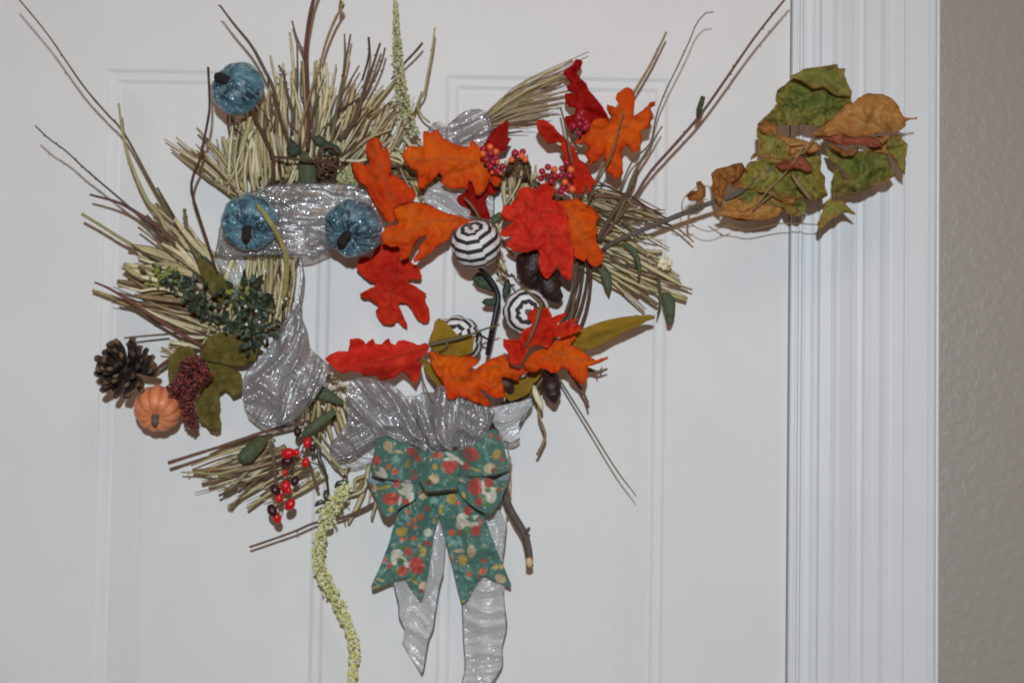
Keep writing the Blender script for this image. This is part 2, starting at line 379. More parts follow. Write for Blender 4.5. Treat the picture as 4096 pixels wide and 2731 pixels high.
def m_velvet(name,k=1.0):
    m,nt,b,o=newmat(name)
    av=nt.nodes.new('ShaderNodeAttribute'); av.attribute_name='sv'
    def sn(scale,detail,dist):
        q=nt.nodes.new('ShaderNodeTexNoise'); q.inputs['Scale'].default_value=scale; q.inputs['Detail'].default_value=detail; q.inputs['Distortion'].default_value=dist
        nt.links.new(av.outputs['Vector'],q.inputs['Vector']); return q.outputs[0]
    n1=noise(nt,60,3,.6,dist=.5); n2=sn(1.7,4,1.0); n3=noise(nt,1300,2,.6)
    col=mixc(nt,ramp(nt,n1,[(.40,W0),(.58,B1)]),K(tuple(q*k for q in lin(28,58,72))),K(tuple(q*k for q in lin(82,132,150))))  # broad highlight patches put into the colour by noise
    col=mixc(nt,ramp(nt,n2,[(.53,W0),(.72,(.9,.9,.9,1))]),col,K(lin(164,202,218)))  # pale sheen streaks painted into the velvet colour as highlights
    col=mixc(nt,ramp(nt,n2,[(.28,(.6,.6,.6,1)),(.42,W0)]),col,K(lin(28,56,70)))
    nt.links.new(col,b.inputs['Base Color'])
    b.inputs['Roughness'].default_value=.30; b.inputs['Specular IOR Level'].default_value=.6
    b.inputs['Sheen Weight'].default_value=.35; b.inputs['Sheen Roughness'].default_value=.35; b.inputs['Sheen Tint'].default_value=(.55,.72,.82,1)
    ad=nt.nodes.new('ShaderNodeMath'); ad.operation='MULTIPLY_ADD'; nt.links.new(n3,ad.inputs[0]); ad.inputs[1].default_value=.25; nt.links.new(n2,ad.inputs[2])
    bump(nt,ad.outputs[0],.5,.0022,b)
    tc=nt.nodes.new('ShaderNodeTexCoord'); vo=nt.nodes.new('ShaderNodeTexVoronoi'); vo.inputs['Scale'].default_value=1300; nt.links.new(tc.outputs['Object'],vo.inputs['Vector'])
    vs=nt.nodes.new('ShaderNodeVectorMath'); vs.operation='SUBTRACT'; nt.links.new(vo.outputs['Color'],vs.inputs[0]); vs.inputs[1].default_value=(.5,.5,.5)
    sc=nt.nodes.new('ShaderNodeVectorMath'); sc.operation='SCALE'; nt.links.new(vs.outputs[0],sc.inputs[0]); sc.inputs['Scale'].default_value=2.0
    ge=nt.nodes.new('ShaderNodeNewGeometry'); a2=nt.nodes.new('ShaderNodeVectorMath'); a2.operation='ADD'; nt.links.new(ge.outputs['Normal'],a2.inputs[0]); nt.links.new(sc.outputs[0],a2.inputs[1])
    no=nt.nodes.new('ShaderNodeVectorMath'); no.operation='NORMALIZE'; nt.links.new(a2.outputs[0],no.inputs[0])
    gl=nt.nodes.new('ShaderNodeBsdfGlossy'); gl.inputs['Roughness'].default_value=.25; gl.inputs['Color'].default_value=(.62,.80,.92,1); nt.links.new(no.outputs[0],gl.inputs['Normal'])
    mx=nt.nodes.new('ShaderNodeMixShader'); nt.links.new(ramp(nt,n2,[(.42,(.03,.03,.03,1)),(.66,(.22,.22,.22,1))]),mx.inputs[0]); nt.links.new(b.outputs[0],mx.inputs[1]); nt.links.new(gl.outputs[0],mx.inputs[2]); nt.links.new(mx.outputs[0],o.inputs['Surface'])
    return m
VELVET=m_velvet('blue_crushed_velvet'); VELVETD=m_velvet('darker_blue_crushed_velvet',.72)
def m_stripe():
    m,nt,b,o=newmat('black_white_striped_cloth'); b.inputs['Roughness'].default_value=.75
    s=attr(nt,'lat')
    mu=nt.nodes.new('ShaderNodeMath'); mu.operation='FRACT'; nt.links.new(s,mu.inputs[0])
    gt=nt.nodes.new('ShaderNodeMath'); gt.operation='GREATER_THAN'; nt.links.new(mu.outputs[0],gt.inputs[0]); gt.inputs[1].default_value=.55
    nt.links.new(mixc(nt,gt.outputs[0],(.82,.79,.79,1),(.022,.022,.026,1)),b.inputs['Base Color'])
    bump(nt,noise(nt,900,2,.5),.3,.0008,b); return m
STRIPE=m_stripe()
def m_pumpk():
    m,nt,b,o=newmat('orange_painted_pumpkin'); b.inputs['Roughness'].default_value=.42
    n=noise(nt,45,4,.6); g=attr(nt,'groove')
    col=mixc(nt,ramp(nt,n,[(.4,W0),(.7,B1)]),alb(206,128,86),alb(198,118,66))
    col=mixc(nt,g,col,alb(172,92,68)); nt.links.new(col,b.inputs['Base Color']); bump(nt,noise(nt,260,3,.6),.25,.001,b); return m
PUMPK=m_pumpk()
def m_cone():
    m,nt,b,o=newmat('pine_cone_scale'); b.inputs['Roughness'].default_value=.65
    t=attr(nt,'tipv'); n=noise(nt,160,3,.6)
    col=mixc(nt,ramp(nt,n,[(.35,W0),(.7,B1)]),alb(50,37,29),alb(30,24,20))
    tm=nt.nodes.new('ShaderNodeMath'); tm.operation='MULTIPLY'; nt.links.new(ramp(nt,t,[(.82,W0),(.98,B1)]),tm.inputs[0]); nt.links.new(ramp(nt,orand(nt),[(.2,(.15,.15,.15,1)),(.8,B1)]),tm.inputs[1])
    col=mixc(nt,tm.outputs[0],col,alb(110,84,58)); nt.links.new(col,b.inputs['Base Color'])
    bump(nt,noise(nt,500,3,.6),.4,.001,b); return m
CONE=m_cone()
def m_bead(name,stops,rough=.3,spec=.6):
    m,nt,b,o=newmat(name); b.inputs['Roughness'].default_value=rough; b.inputs['Specular IOR Level'].default_value=spec
    nt.links.new(ramp(nt,attr(nt,'rnd'),stops),b.inputs['Base Color']); return m
SORG=m_bead('russet_glitter_seed',[(0,alb(43,15,21)),(.45,alb(77,26,28)),(.7,alb(126,45,33)),(.9,alb(147,56,42)),(1,alb(100,74,84))])
AMAR=m_bead('yellow_green_floret',[(0,alb(187,189,139)),(.3,alb(203,197,129)),(.5,alb(208,210,192)),(.68,alb(189,193,148)),(.82,alb(145,160,110)),(1,alb(214,197,97))],.6,.3)
LICH=m_bead('pale_green_floret',[(0,alb(190,190,168)),(.35,alb(150,152,112)),(.6,alb(194,190,146)),(.8,alb(112,122,84)),(1,alb(178,170,100))],.6,.3)
def m_silver(name,trans,base,gloss=.85):
    """Sheer metallic gauze: fine facets that each catch the flash, with gaps between the threads."""
    m,nt,b,o=newmat(name); nt.nodes.remove(b)
    tc=nt.nodes.new('ShaderNodeTexCoord')
    vo=nt.nodes.new('ShaderNodeTexVoronoi'); vo.inputs['Scale'].default_value=1200; nt.links.new(tc.outputs['Object'],vo.inputs['Vector'])
    vs=nt.nodes.new('ShaderNodeVectorMath'); vs.operation='SUBTRACT'; nt.links.new(vo.outputs['Color'],vs.inputs[0]); vs.inputs[1].default_value=(.5,.5,.5)
    sc=nt.nodes.new('ShaderNodeVectorMath'); sc.operation='SCALE'; nt.links.new(vs.outputs[0],sc.inputs[0]); sc.inputs['Scale'].default_value=.95
    ge=nt.nodes.new('ShaderNodeNewGeometry')
    ad=nt.nodes.new('ShaderNodeVectorMath'); ad.operation='ADD'; nt.links.new(ge.outputs['Normal'],ad.inputs[0]); nt.links.new(sc.outputs[0],ad.inputs[1])
    no=nt.nodes.new('ShaderNodeVectorMath'); no.operation='NORMALIZE'; nt.links.new(ad.outputs[0],no.inputs[0])
    n=noise(nt,60,3,.6)
    gl=nt.nodes.new('ShaderNodeBsdfGlossy'); gl.inputs['Roughness'].default_value=.17; nt.links.new(no.outputs[0],gl.inputs['Normal'])
    hue=mixc(nt,.16,(.86,.85,.86,1),vo.outputs['Color']); nt.links.new(hue,gl.inputs['Color'])
    df=nt.nodes.new('ShaderNodeBsdfDiffuse'); nt.links.new(mixc(nt,n,K(base),K(tuple(q*.86 for q in base[:3]))),df.inputs['Color'])
    mx=nt.nodes.new('ShaderNodeMixShader'); mx.inputs[0].default_value=1-gloss if False else gloss*.50
    nt.links.new(df.outputs[0],mx.inputs[1]); nt.links.new(gl.outputs[0],mx.inputs[2])
    sm=nt.nodes.new('ShaderNodeBsdfGlossy'); sm.inputs['Roughness'].default_value=.33; sm.inputs['Color'].default_value=(.86,.85,.87,1)
    m3=nt.nodes.new('ShaderNodeMixShader'); m3.inputs[0].default_value=.14; nt.links.new(mx.outputs[0],m3.inputs[1]); nt.links.new(sm.outputs[0],m3.inputs[2]); mx=m3
    tr=nt.nodes.new('ShaderNodeBsdfTransparent'); m2=nt.nodes.new('ShaderNodeMixShader')
    
    wn=noise(nt,2600,1,.5); mr=nt.nodes.new('ShaderNodeMapRange'); mr.inputs[1].default_value=.3; mr.inputs[2].default_value=.7; mr.inputs[3].default_value=trans-.15; mr.inputs[4].default_value=trans+.15
    nt.links.new(wn,mr.inputs[0])
    lw=nt.nodes.new('ShaderNodeLayerWeight'); lw.inputs['Blend'].default_value=.45
    fr=nt.nodes.new('ShaderNodeMapRange'); fr.inputs[1].default_value=.05; fr.inputs[2].default_value=.62; fr.inputs[3].default_value=1.25; fr.inputs[4].default_value=.15; nt.links.new(lw.outputs['Facing'],fr.inputs[0])
    mm=nt.nodes.new('ShaderNodeMath'); mm.operation='MULTIPLY'; mm.use_clamp=True; nt.links.new(mr.outputs[0],mm.inputs[0]); nt.links.new(fr.outputs[0],mm.inputs[1]); nt.links.new(mm.outputs[0],m2.inputs[0])
    nt.links.new(mx.outputs[0],m2.inputs[1]); nt.links.new(tr.outputs[0],m2.inputs[2])
    nt.links.new(m2.outputs[0],o.inputs['Surface']); return m
SILVER=m_silver('silver_mesh_ribbon',.48,alb(146,144,145),.72); SHEER=m_silver('sheer_silver_ribbon',.52,alb(236,235,234),.36)
WIRE=m_plain('ribbon_wire_edge',alb(104,100,98),alb(80,74,72),rough=.4)
def m_print():
    m,nt,b,o=newmat('mushroom_print_ribbon'); b.inputs['Roughness'].default_value=.5
    tc=nt.nodes.new('ShaderNodeTexCoord')
    n=noise(nt,1400,2,.5); nt.links.new(attr(nt,'print','Color'),b.inputs['Base Color']); bump(nt,n,.3,.0006,b)
    b.inputs['Sheen Weight'].default_value=.15; return m
PRINT=m_print(); LINING=m_plain('bow_lining',alb(116,130,136),alb(98,112,118),rough=.6,scale=120)
# ---------------------------------------------------------------- wall, door, door frame
def X(px,d=0,y=1365): return P(px,y,d).x
def Zt(px,py,d=0): return P(px,py,d).z
ZT,ZB=0.62,-0.95
def box_geo(x0,x1,y0,y1,z0,z1):
    v=[(x,y,z) for x in (x0,x1) for y in (y0,y1) for z in (z0,z1)]
    return v,[(0,1,3,2),(4,6,7,5),(0,4,5,1),(2,3,7,6),(0,2,6,4),(1,5,7,3)]
xe=X(3151); xw=xe-0.914
door=empty('door',(xe-.45,0.02,-.9),'white panelled door that the autumn wreath hangs on','door')
pan=[(X(391),X(1318.5),Zt(427,272.7)),(X(1762),X(2667),Zt(1802,291.8)-.0016)]
zb=-0.72
mb=MB()
def quad(x0,x1,z0,z1): mb.add([(x0,0,z0),(x1,0,z0),(x1,0,z1),(x0,0,z1)],[(0,1,2,3)])
xs=[xw,pan[0][0],pan[0][1],pan[1][0],pan[1][1],xe]
for i in range(5):
    if i in (1,3):
        quad(xs[i],xs[i+1],pan[i//2][2],ZT); quad(xs[i],xs[i+1],ZB,zb)
    else: quad(xs[i],xs[i+1],ZB,ZT)
mb.add(*box_geo(xw,xe,.010,.044,ZB,ZT))
mb.add([(xe,0,ZB),(xe,.012,ZB),(xe,.012,ZT),(xe,0,ZT)],[(0,1,2,3)])
mb.build('slab',PAINT,door,smooth=False)
prof=[(0,0),(1.2,.3),(4.4,2.5),(6,3.0),(12.5,3.3),(13.2,3.8),(16.4,5.8),(18.5,6.2),(22,5.4),(45,2.2),(51,1.7),(54.5,1.1),(58,.9)]
for x0,x1,zt in pan:
    V=[];Fc=[]
    for ins,dp in prof:
        i=ins/1000
        V+=[(x0+i,dp/1000,zb+i),(x1-i,dp/1000,zb+i),(x1-i,dp/1000,zt-i),(x0+i,dp/1000,zt-i)]
    for k in range(len(prof)-1):
        for j in range(4):
            Fc.append((k*4+j,k*4+(j+1)%4,(k+1)*4+(j+1)%4,(k+1)*4+j))
    e=(len(prof)-1)*4; Fc.append((e,e+1,e+2,e+3))
    mk('door_panel',V,Fc,PAINT,door,smooth=False)
fp=[(3154,-12),(3157,5),(3160,7.5),(3176,7.8),(3180.5,5),(3184,5),(3188,8.5),(3198,9.2),(3207,1),(3222,0),(3240,1.5),(3252,4.5),(3264,5.5),(3268.5,4),(3274,7.8),
    (3318,9),(3324,7.2),(3331,9.6),(3340,11),(3352,11.2),(3392,10),(3408,8.2),(3421,10.6),(3440,11.4),(3452,9.8),(3462,9.4),(3476,11.4),(3508,11.8),(3534,9.2),(3547,11.6),(3560,12),(3602,12.4),(3612,10.6),(3624,12.8),
    (3699,13.4),(3704,11.4),(3710,13.6),(3718,14.6),(3729,13.6),(3737,9.6),(3744,10.2),(3751,8.5),(3757,3),(3758,-6)]
frame=empty('door_frame',(X(3400),0.02,-.9),'white fluted door casing between the door edge and the beige wall','door frame')
def strip(name,pts,parent):
    V=[];Fc=[]
    for px,d in pts:
        x=X(px,0); V+=[(x,-d/1000,ZB),(x,-d/1000,ZT)]
    for k in range(len(pts)-1): Fc.append((2*k,2*k+2,2*k+3,2*k+1))
    return mk(name,V,Fc,TRIM,parent,smooth=False)
strip('jamb',fp[:9],frame); strip('casing',fp[8:],frame)
wx0,wx1=X(3740),X(3740)+.55
V=[];Fc=[]
mk('wall',[(wx0,.004,ZB),(wx1,.004,ZB),(wx1,.004,ZT),(wx0,.004,ZT)],[(0,1,2,3)],WALLM)['kind']='structure'

# the same casing and wall on the hinge side, just outside the picture
cxd=(xw+xe)/2
V=[];Fc=[]
for px,d in fp:
    x=2*cxd-X(px,0); V+=[(x,-d/1000,ZB),(x,-d/1000,ZT)]
for k in range(len(fp)-1): Fc.append((2*k,2*k+1,2*k+3,2*k+2))
mk('casing',V,Fc,TRIM,frame,smooth=False)
lx1=2*cxd-wx0; lx0=lx1-.55
mk('wall',[(lx0,.004,ZB),(lx1,.004,ZB),(lx1,.004,ZT),(lx0,.004,ZT)],[(0,1,2,3)],WALLM)['kind']='structure'
# ---------------------------------------------------------------- the straw wreath
wreath=empty('straw_wreath',P(1560,1150,20),'bristling straw and twig wreath with an open centre on the white door','wreath')
straws=[]                                            # (size in the picture, maker)
def straw_geo(path,r,flat=.5,sides=4,n=None):
    return tube_geo(path,r,sides,flat,n or 7,seed=random.random()*50,twist=random.uniform(-.5,.5))
PARTS=0
def put_straw(path,r,mat,name='straw',n=None,flat=.5):
    global PARTS
    v,f=straw_geo(path,r,flat,4,n); mk(name,v,f,mat,wreath,smooth=True); PARTS+=1
FILL=MB()
def fan(root,tip,n,w,mat=STRAW,d0=(8,30),d1=(14,44),lr=(.72,1.0),bend=14,jit=18,name='straw',fill=0,mid=None):
    """Straws fanning from the polyline root to the polyline tip (photo px)."""
    ra=catmull(root,30); ta=catmull(tip,30)
    fill=int(fill*.34)
    for k in range(n+fill):
        t=min(1,max(0,(k%n+random.uniform(-.4,.4))/max(1,n-1))) if k<n else random.random()
        a=ra[int(t*29)]; b=ta[min(29,max(0,int(t*29+random.gauss(0,4.2))))]
        a=a+np.array([random.gauss(0,jit),random.gauss(0,jit)]); b=b+np.array([random.gauss(0,jit*.8),random.gauss(0,jit*.8)])
        l=random.uniform(lr[0]*.86,lr[1]*1.03)*(1 if random.random()<.8 else .78); e=a+(b-a)*l
        m=(a+e)/2
        if mid is not None:
            mm=catmull(mid,30)[int(t*29)]; m=m+(mm-(ra[int(t*29)]+ta[int(t*29)])/2)*l
        pr=np.array([-(e-a)[1],(e-a)[0]]); pr/=np.linalg.norm(pr)+1e-9
        m=m+pr*random.gauss(0,bend*1.25)
        da,db=random.uniform(*d0),random.uniform(*d1)
        r=w*random.choice((.5,.65,.8,1,1.1,1.3,1.55))*random.uniform(.85,1.1)
        path=[(a[0],a[1],da),(m[0],m[1],(da+db)/2+random.uniform(-3,5)),(e[0],e[1],db)]
        rr=[r*.8,r,r*.9,r*random.uniform(.45,.8)]
        if k<n: put_straw(path,rr,mat,name)
        else:
            v,f=straw_geo(path,rr,.5,4,5); FILL.add(v,f,random.random())
fan(c('B','900,1600 1100,1640 1400,1620 1560,1560'),c('B','900,1380 1100,1400 1350,1440 1500,1420'),14,8,d0=(14,30),d1=(18,36),fill=6,lr=(.9,1.2))
# upper left bristle, behind the blue pumpkin
fan(c('B','420,1500 560,1560 760,1540 900,1500 1060,1460'),c('B','300,1180 420,1080 560,860 800,760 870,400'),20,9.1,d1=(18,40),fill=20)
fan(c('B','950,1460 1100,1440 1250,1420 1350,1400'),c('B','900,520 1060,300 1240,350 1310,420 1430,560'),15,8.8,d1=(18,44),fill=14)
fan(c('B','1050,1520 1200,1480 1400,1400 1560,1400'),c('B','1390,560 1760,640 1940,720 2060,830 2110,960'),24,6.9,d1=(18,46),lr=(.6,1.0),bend=18,fill=16)
fan(c('B','1500,1420 1650,1360 1900,1300'),c('B','1900,760 2000,740 2100,820 2200,700'),14,5,d1=(20,42),fill=8)
# left of it, lower
fan(c('A','2050,1620 2100,1700 2120,1760'),c('A','1370,1090 1360,1250 1500,1180 1520,850'),10,8.4,d1=(20,50),bend=10,fill=8)
fan(c('F','1500,1000 1560,1100 1600,1250'),c('F','900,210 800,420 720,560 640,660'),12,8,d1=(24,46),fill=8)
# left bristle
fan(c('F','1180,850 1260,1000 1350,1150 1420,1300 1400,1480'),c('F','640,690 630,830 540,940 380,1090 470,1150'),24,11.5,d1=(16,46),lr=(.62,1),bend=10,jit=14,fill=20)
fan(c('F','1400,1450 1500,1560 1500,1640'),c('F','1040,1440 960,1560 700,1560'),10,8,d1=(14,36),lr=(.6,1),fill=8)
fan(c('F','1480,820 1650,840 1850,850 2100,900'),c('F','1450,1500 1600,1540 1800,1520 2000,1330'),34,10,d0=(8,22),d1=(8,24),lr=(.85,1.05),bend=8,jit=10,fill=30)
fan(c('F','1250,1150 1350,1250 1450,1400'),c('F','1550,1250 1600,1350 1650,1500'),14,9,d0=(8,20),d1=(8,20),lr=(.9,1.1),bend=10,fill=10)
fan(c('F','1880,800 1980,800 2090,815'),c('F','1830,1460 1930,1380 2060,1270'),16,9,d0=(14,28),d1=(14,28),lr=(.9,1.04),bend=8,jit=8,fill=10)
# upright straw on the left side of the ring
fan(c('F','1560,780 1700,780 1880,790 2080,790'),c('F','1500,1350 1650,1420 1850,1450 2050,1300'),26,9,d0=(20,42),d1=(20,42),lr=(.8,1.05),bend=8,jit=10,fill=16)
fan(c('B','380,1560 500,1640 640,1700 800,1740'),c('B','480,1010 560,1000 640,1050 760,1000'),16,8,d0=(18,36),d1=(20,42),lr=(.8,1),fill=8)
# raffia bunch pointing up right
fan(c('C','500,1000 520,1030 550,1060 570,1100'),c('C','1390,450 1380,520 1250,690 1290,780 1200,900 1100,980 1100,1030 960,1100'),34,4.2,mat=RAFFIA,name='raffia',d0=(30,44),d1=(24,44),lr=(.82,1),bend=5,jit=5,
    mid=c('C','800,720 830,740 880,800 900,850 860,900 850,980 830,1020 760,1090'),fill=10)
# right bristle
fan(c('I','900,300 950,420 960,600 950,760 930,900'),c('I','1600,430 1720,560 1680,640 1660,700 1560,780 1700,900 1900,1170 1540,1200'),39,8.0,d0=(8,26),d1=(10,40),lr=(.6,1),bend=9,jit=16,fill=26)
fan(c('I','1040,760 1080,860'),c('I','1910,1160 1480,1300'),8,6.5,d1=(14,30),lr=(.8,1),bend=6)
fan(c('I','960,230 1000,300'),c('I','1640,470 1500,400'),10,4.5,mat=RAFFIA,name='raffia',d0=(16,30),d1=(26,44),lr=(.7,1))
# straw behind the berries and the red leaf
fan(c('H','1450,380 1600,420 1700,500'),c('H','1400,900 1520,900 1640,760'),16,6,d0=(10,24),d1=(10,24),bend=16,fill=10)
fan(c('H','500,520 700,470 1000,560'),c('H','30,330 200,250 560,150'),14,6,d0=(10,26),d1=(14,36),lr=(.6,1),bend=12,fill=10)
fan(c('I','100,420 160,700 200,950'),c('I','260,820 300,1050 350,1150'),10,6.5,d0=(8,20),d1=(8,20),bend=14,fill=10)
fan(c('H','540,470 700,520 800,620'),c('H','700,800 900,880 1020,900'),14,7,d0=(6,16),d1=(6,16),lr=(.9,1.1),bend=14,fill=12)
fan(c('H','560,500 760,560 1000,620'),c('H','760,620 1000,680 1340,700'),12,7,d0=(6,16),d1=(6,18),bend=14,fill=10)
# lower left bristle
fan(c('M','1000,560 1150,650 1350,780 1480,860'),c('M','380,690 270,830 590,1030 580,1165 810,1210 940,1190'),21,8.1,d0=(10,28),d1=(8,32),lr=(.62,1),bend=10,jit=14,fill=18)
fan(c('M','1300,320 1450,200 1600,200 1700,300'),c('M','1250,650 1500,700 1800,760 1900,800'),22,8,d0=(10,30),d1=(10,30),bend=16,fill=16)
fan(c('M','1750,760 1850,850 1950,900'),c('M','1620,1380 1690,1080 1940,1240'),9,7.5,d1=(10,26),lr=(.75,1))
fan(c('J','80,830 150,900 260,1000'),c('J','260,900 330,960 300,1060'),9,8,d0=(14,30),d1=(14,30),bend=8,fill=6)
fan(c('N','1560,400 1600,520'),c('N','1640,900 1560,1300'),5,4.5,mat=RAFFIA,name='raffia',d1=(10,22),lr=(.8,1),bend=6)
if FILL.n: 
    o=FILL.build('straw_filler',m_bead('loose_straw',[(0,alb(150,140,92)),(.35,alb(176,164,112)),(.7,alb(132,112,74)),(1,alb(190,180,136))],.6,.3),wreath); o['kind']='stuff'
# thin dark twiglets and pale broad blades mixed through the bristle
def wisps(root,tip,n,w,mats,name,d=(24,50),lr=(.6,1.05)):
    ra=catmull(root,30); ta=catmull(tip,30)
    for k in range(n):
        t=random.random(); a=ra[int(t*29)]+np.array([random.gauss(0,16),random.gauss(0,16)]); b=ta[min(29,max(0,int(t*29+random.gauss(0,4))))]+np.array([random.gauss(0,16),random.gauss(0,16)])
        e=a+(b-a)*random.uniform(*lr); m=(a+e)/2+np.array([random.gauss(0,14),random.gauss(0,14)]); m2=a*.3+e*.7+np.array([random.gauss(0,9),random.gauss(0,9)])
        da=random.uniform(16,34); db=random.uniform(*d); r=w*random.uniform(.6,1.35)
        tube(name,[(a[0],a[1],da),(m[0],m[1],(da+db)/2),(m2[0],m2[1],db-3),(e[0],e[1],db)],[r*1.1,r,r*.9,r*.6],random.choice(mats),wreath,sides=5,n=8,bump=.25,seed=random.random()*99,flat=.6 if w>6 else 1)
DK=[BARK,DBARK,GBARK,WOODY,OSTEM]
wisps(c('B','420,1520 700,1500 1000,1460 1350,1400'),c('B','330,1150 560,800 800,640 1050,420 1350,440'),16,4.2,DK,'twiglet')
wisps(c('B','1050,1460 1250,1400 1450,1360'),c('B','1350,500 1640,600 1900,680 2080,820'),12,4,DK,'twiglet')
wisps(c('F','1150,820 1260,1000 1350,1200'),c('F','900,330 760,520 640,700 560,900'),10,4.6,DK,'twiglet')
wisps(c('F','1300,1100 1400,1300 1400,1480'),c('F','620,820 500,980 520,1180'),4,4,DK,'twiglet')
wisps(c('M','1100,600 1250,700 1450,840'),c('M','330,720 420,900 560,1060 760,1190'),8,3.8,DK,'twiglet',d=(14,36))
wisps(c('I','960,280 960,500 940,800'),c('I','1560,400 1680,560 1600,800 1700,1080'),12,3.8,DK,'twiglet',d=(16,44))
wisps(c('F','1180,900 1300,1100 1400,1350'),c('F','640,700 560,900 500,1060 640,1180'),9,12,[STRAW],'straw',d=(34,52),lr=(.7,1))
wisps(c('B','450,1500 700,1520 1000,1460'),c('B','480,1050 700,800 900,560'),9,11,[STRAW],'straw',d=(34,52),lr=(.65,.95))
wisps(c('B','1150,1420 1300,1380 1450,1360'),c('B','1280,450 1500,620 1800,700'),6,9,[STRAW],'straw',d=(34,50),lr=(.65,.95))
wisps(c('F','1480,1000 1560,1100'),c('F','950,330 760,640'),4,11,[STRAW],'straw',d=(34,52))
# the vine hoop itself
ring=c('S','1080,1010 1130,820 1290,720 1500,690 1760,700 2000,720 2200,800 2310,1000 2290,1230 2200,1450 2020,1680 1800,1760 1500,1740 1280,1620 1130,1420 1075,1200 1080,1010')
for k in range(7):
    ox,oy=random.uniform(-36,36),random.uniform(-36,36); ph=random.uniform(0,6.28)
    pth=[]
    for i,q in enumerate(ring):
        pth.append((q[0]+ox+22*math.sin(i*1.7+ph),q[1]+oy+22*math.cos(i*1.3+ph),16+10*math.sin(i*.9+ph)))
    tube('vine_hoop',pth,[6,8,7,8,6],random.choice([BARK,DBARK,OSTEM]),wreath,sides=6,n=60,bump=.25,seed=k)
for k in range(3):                                   # the short thick knots seen behind the leaves
    pass

# ---------------------------------------------------------------- twigs of the wreath that stand out
TG='bare twigs sticking out of the wreath'
def bud(name,x,y,d,r,mat,parent,dirx,diry,l=2.6):
    v,f=tube_geo([(x,y,d),(x+dirx*r*l*.5,y+diry*r*l*.5,d+1),(x+dirx*r*l,y+diry*r*l,d+2)],[r*.75,r*.8,r*.25],5,1,5)
    return mk(name,v,f,mat,parent)
def twig(label,path,r,mat,buds=(),sides=7,bumpy=.16,group=TG,cat='twig',name='twig'):
    t=empty(name,P(*path[-1]),label,cat,group)
    tube('stem',path,r,mat,t,sides=sides,bump=bumpy,seed=len(label),n=26)
    for b in buds: bud('bud',*b,t) if len(b)==8 else bud('bud',*b[:5],t,*b[5:])
    return t
def bd(path,ts,r,mat,side=1,l=2.4):
    q=catmull(path,40); out=[]
    for i,t in enumerate(ts):
        k=int(t*38); tg=q[k+1]-q[k]; tg=tg[:2]/(np.linalg.norm(tg[:2])+1e-9); s=side if i%2==0 else -side
        dx,dy=-tg[1]*s*.8-tg[0]*.6,tg[0]*s*.8-tg[1]*.6
        out.append((q[k][0],q[k][1],q[k][2],r,mat,dx,dy,l))
    return out
def tw(label,tagp,r,mat,ts=(),br=4,side=1,l=2.4,**k):
    return twig(label,tagp,r,mat,[(b[0],b[1],b[2],b[3],b[4],b[5],b[6],b[7]) for b in bd(tagp,ts,br,mat,side,l)],**k)
def bud(name,x,y,d,r,mat,dx,dy,l,parent):
    v,f=tube_geo([(x,y,d),(x+dx*r*l*.5,y+dy*r*l*.5,d+1),(x+dx*r*l,y+dy*r*l,d+2)],[r*.75,r*.8,r*.25],5,1,5)
    return mk(name,v,f,mat,parent)
tw('long dark twig rising to the top left corner of the picture',c('A','120,-60,118 165,0,116 410,300,110 700,720,92 900,960,72 1060,1140,60 1290,1561,44 1480,1900,30'),[3,3.4,4,4.6,5.4,6.5],OSTEM,(.3,.62),4)
tw('dark knobbly twig with side buds beside the far left of the door',c('A','300,1075,118 420,1190,110 560,1290,100 720,1440,90 860,1561,76 1080,1750,58 1300,1960,40 1480,2180,30'),[3.2,3.6,4,4.6,5.5,6.5],GBARK,(.08,.16,.2,.3,.36,.4,.47),3.6)
tw('thick pale yellow stalk with a cut end on the far left',c('F','270,440,60 450,550,50 640,670,42 950,850,32 1200,1000,24'),[6.5,7,7,6.5],YSTEM,())
tw('brown twig with a torn pale end crossing the far left stalks',c('F','340,275,60 600,350,56 800,470,50 950,570,44 1150,800,36'),[4.5,6,9,11,11],WOODY,(.4,.6),4)
tw('pale yellow stalk leaning against the long dark left twig',c('A','1015,885,84 1050,1150,72 1120,1400,60 1250,1700,48')+c('F','950,480,40 1050,720,36 1180,900,30'),[4.5,6,8,9,9],YSTEM,(.3,),5)
tw('thin dark brown twig curving down left of the blue pumpkins',c('A','1780,575,100 1790,780,98 1790,950,94 1755,1150,88 1700,1400,82')+c('F','1240,70,76 1208,230,70 1270,450,62 1345,680,54 1430,960,40'),[5,5.4,6,6,5.5],DBARK,(.42,.7),3.5)
tw('short brown twig among straw, below the long left twigs',c('F','915,215,44 1000,360,42 1090,520,38 1180,680,34 1290,900,28'),[4.4,5.5,6.5,7],DBARK,(.5,),4)
tw('two toned mossy twig end in the left bristle',c('F','1150,395,46 1160,520,44 1190,680,40 1290,860,34'),[7,8,9,9],OSTEM,(.2,.4),4)
for i in range(6):
    a=random.uniform(-30,30)
    pth=[(x+a+random.uniform(-8,8),y+a*.5+random.uniform(-8,8),d-random.uniform(0,8)) for x,y,d in c('F','%d,%d,42 %d,%d,36 %d,%d,30 %d,%d,26'%(880+i*34,470+i*46,1010+i*30,680+i*36,1180+i*24,900+i*30,1400+i*20,1130+i*22))]
    tube('twig_piece',pth,[6,9,10,9],random.choice([BARK,WOODY,BARK,GBARK]),wreath,sides=6,bump=.3,seed=i)
tw('red brown twig with fine hairs on the lower left',c('F','380,1025,62 500,1075,58 650,1165,54 900,1330,48 1100,1455,42 1290,1560,36')+c('L','1130,420,32'),[4,6,7.5,8,8,7],RBARK,(.3,.36,.44,.5,.58,.64,.7,.76,.82),2.6,l=4)
p8=c('B','385,50,92 500,205,90 650,390,88 760,590,86 840,760,78 900,1000,60 960,1180,48 1000,1300,36')
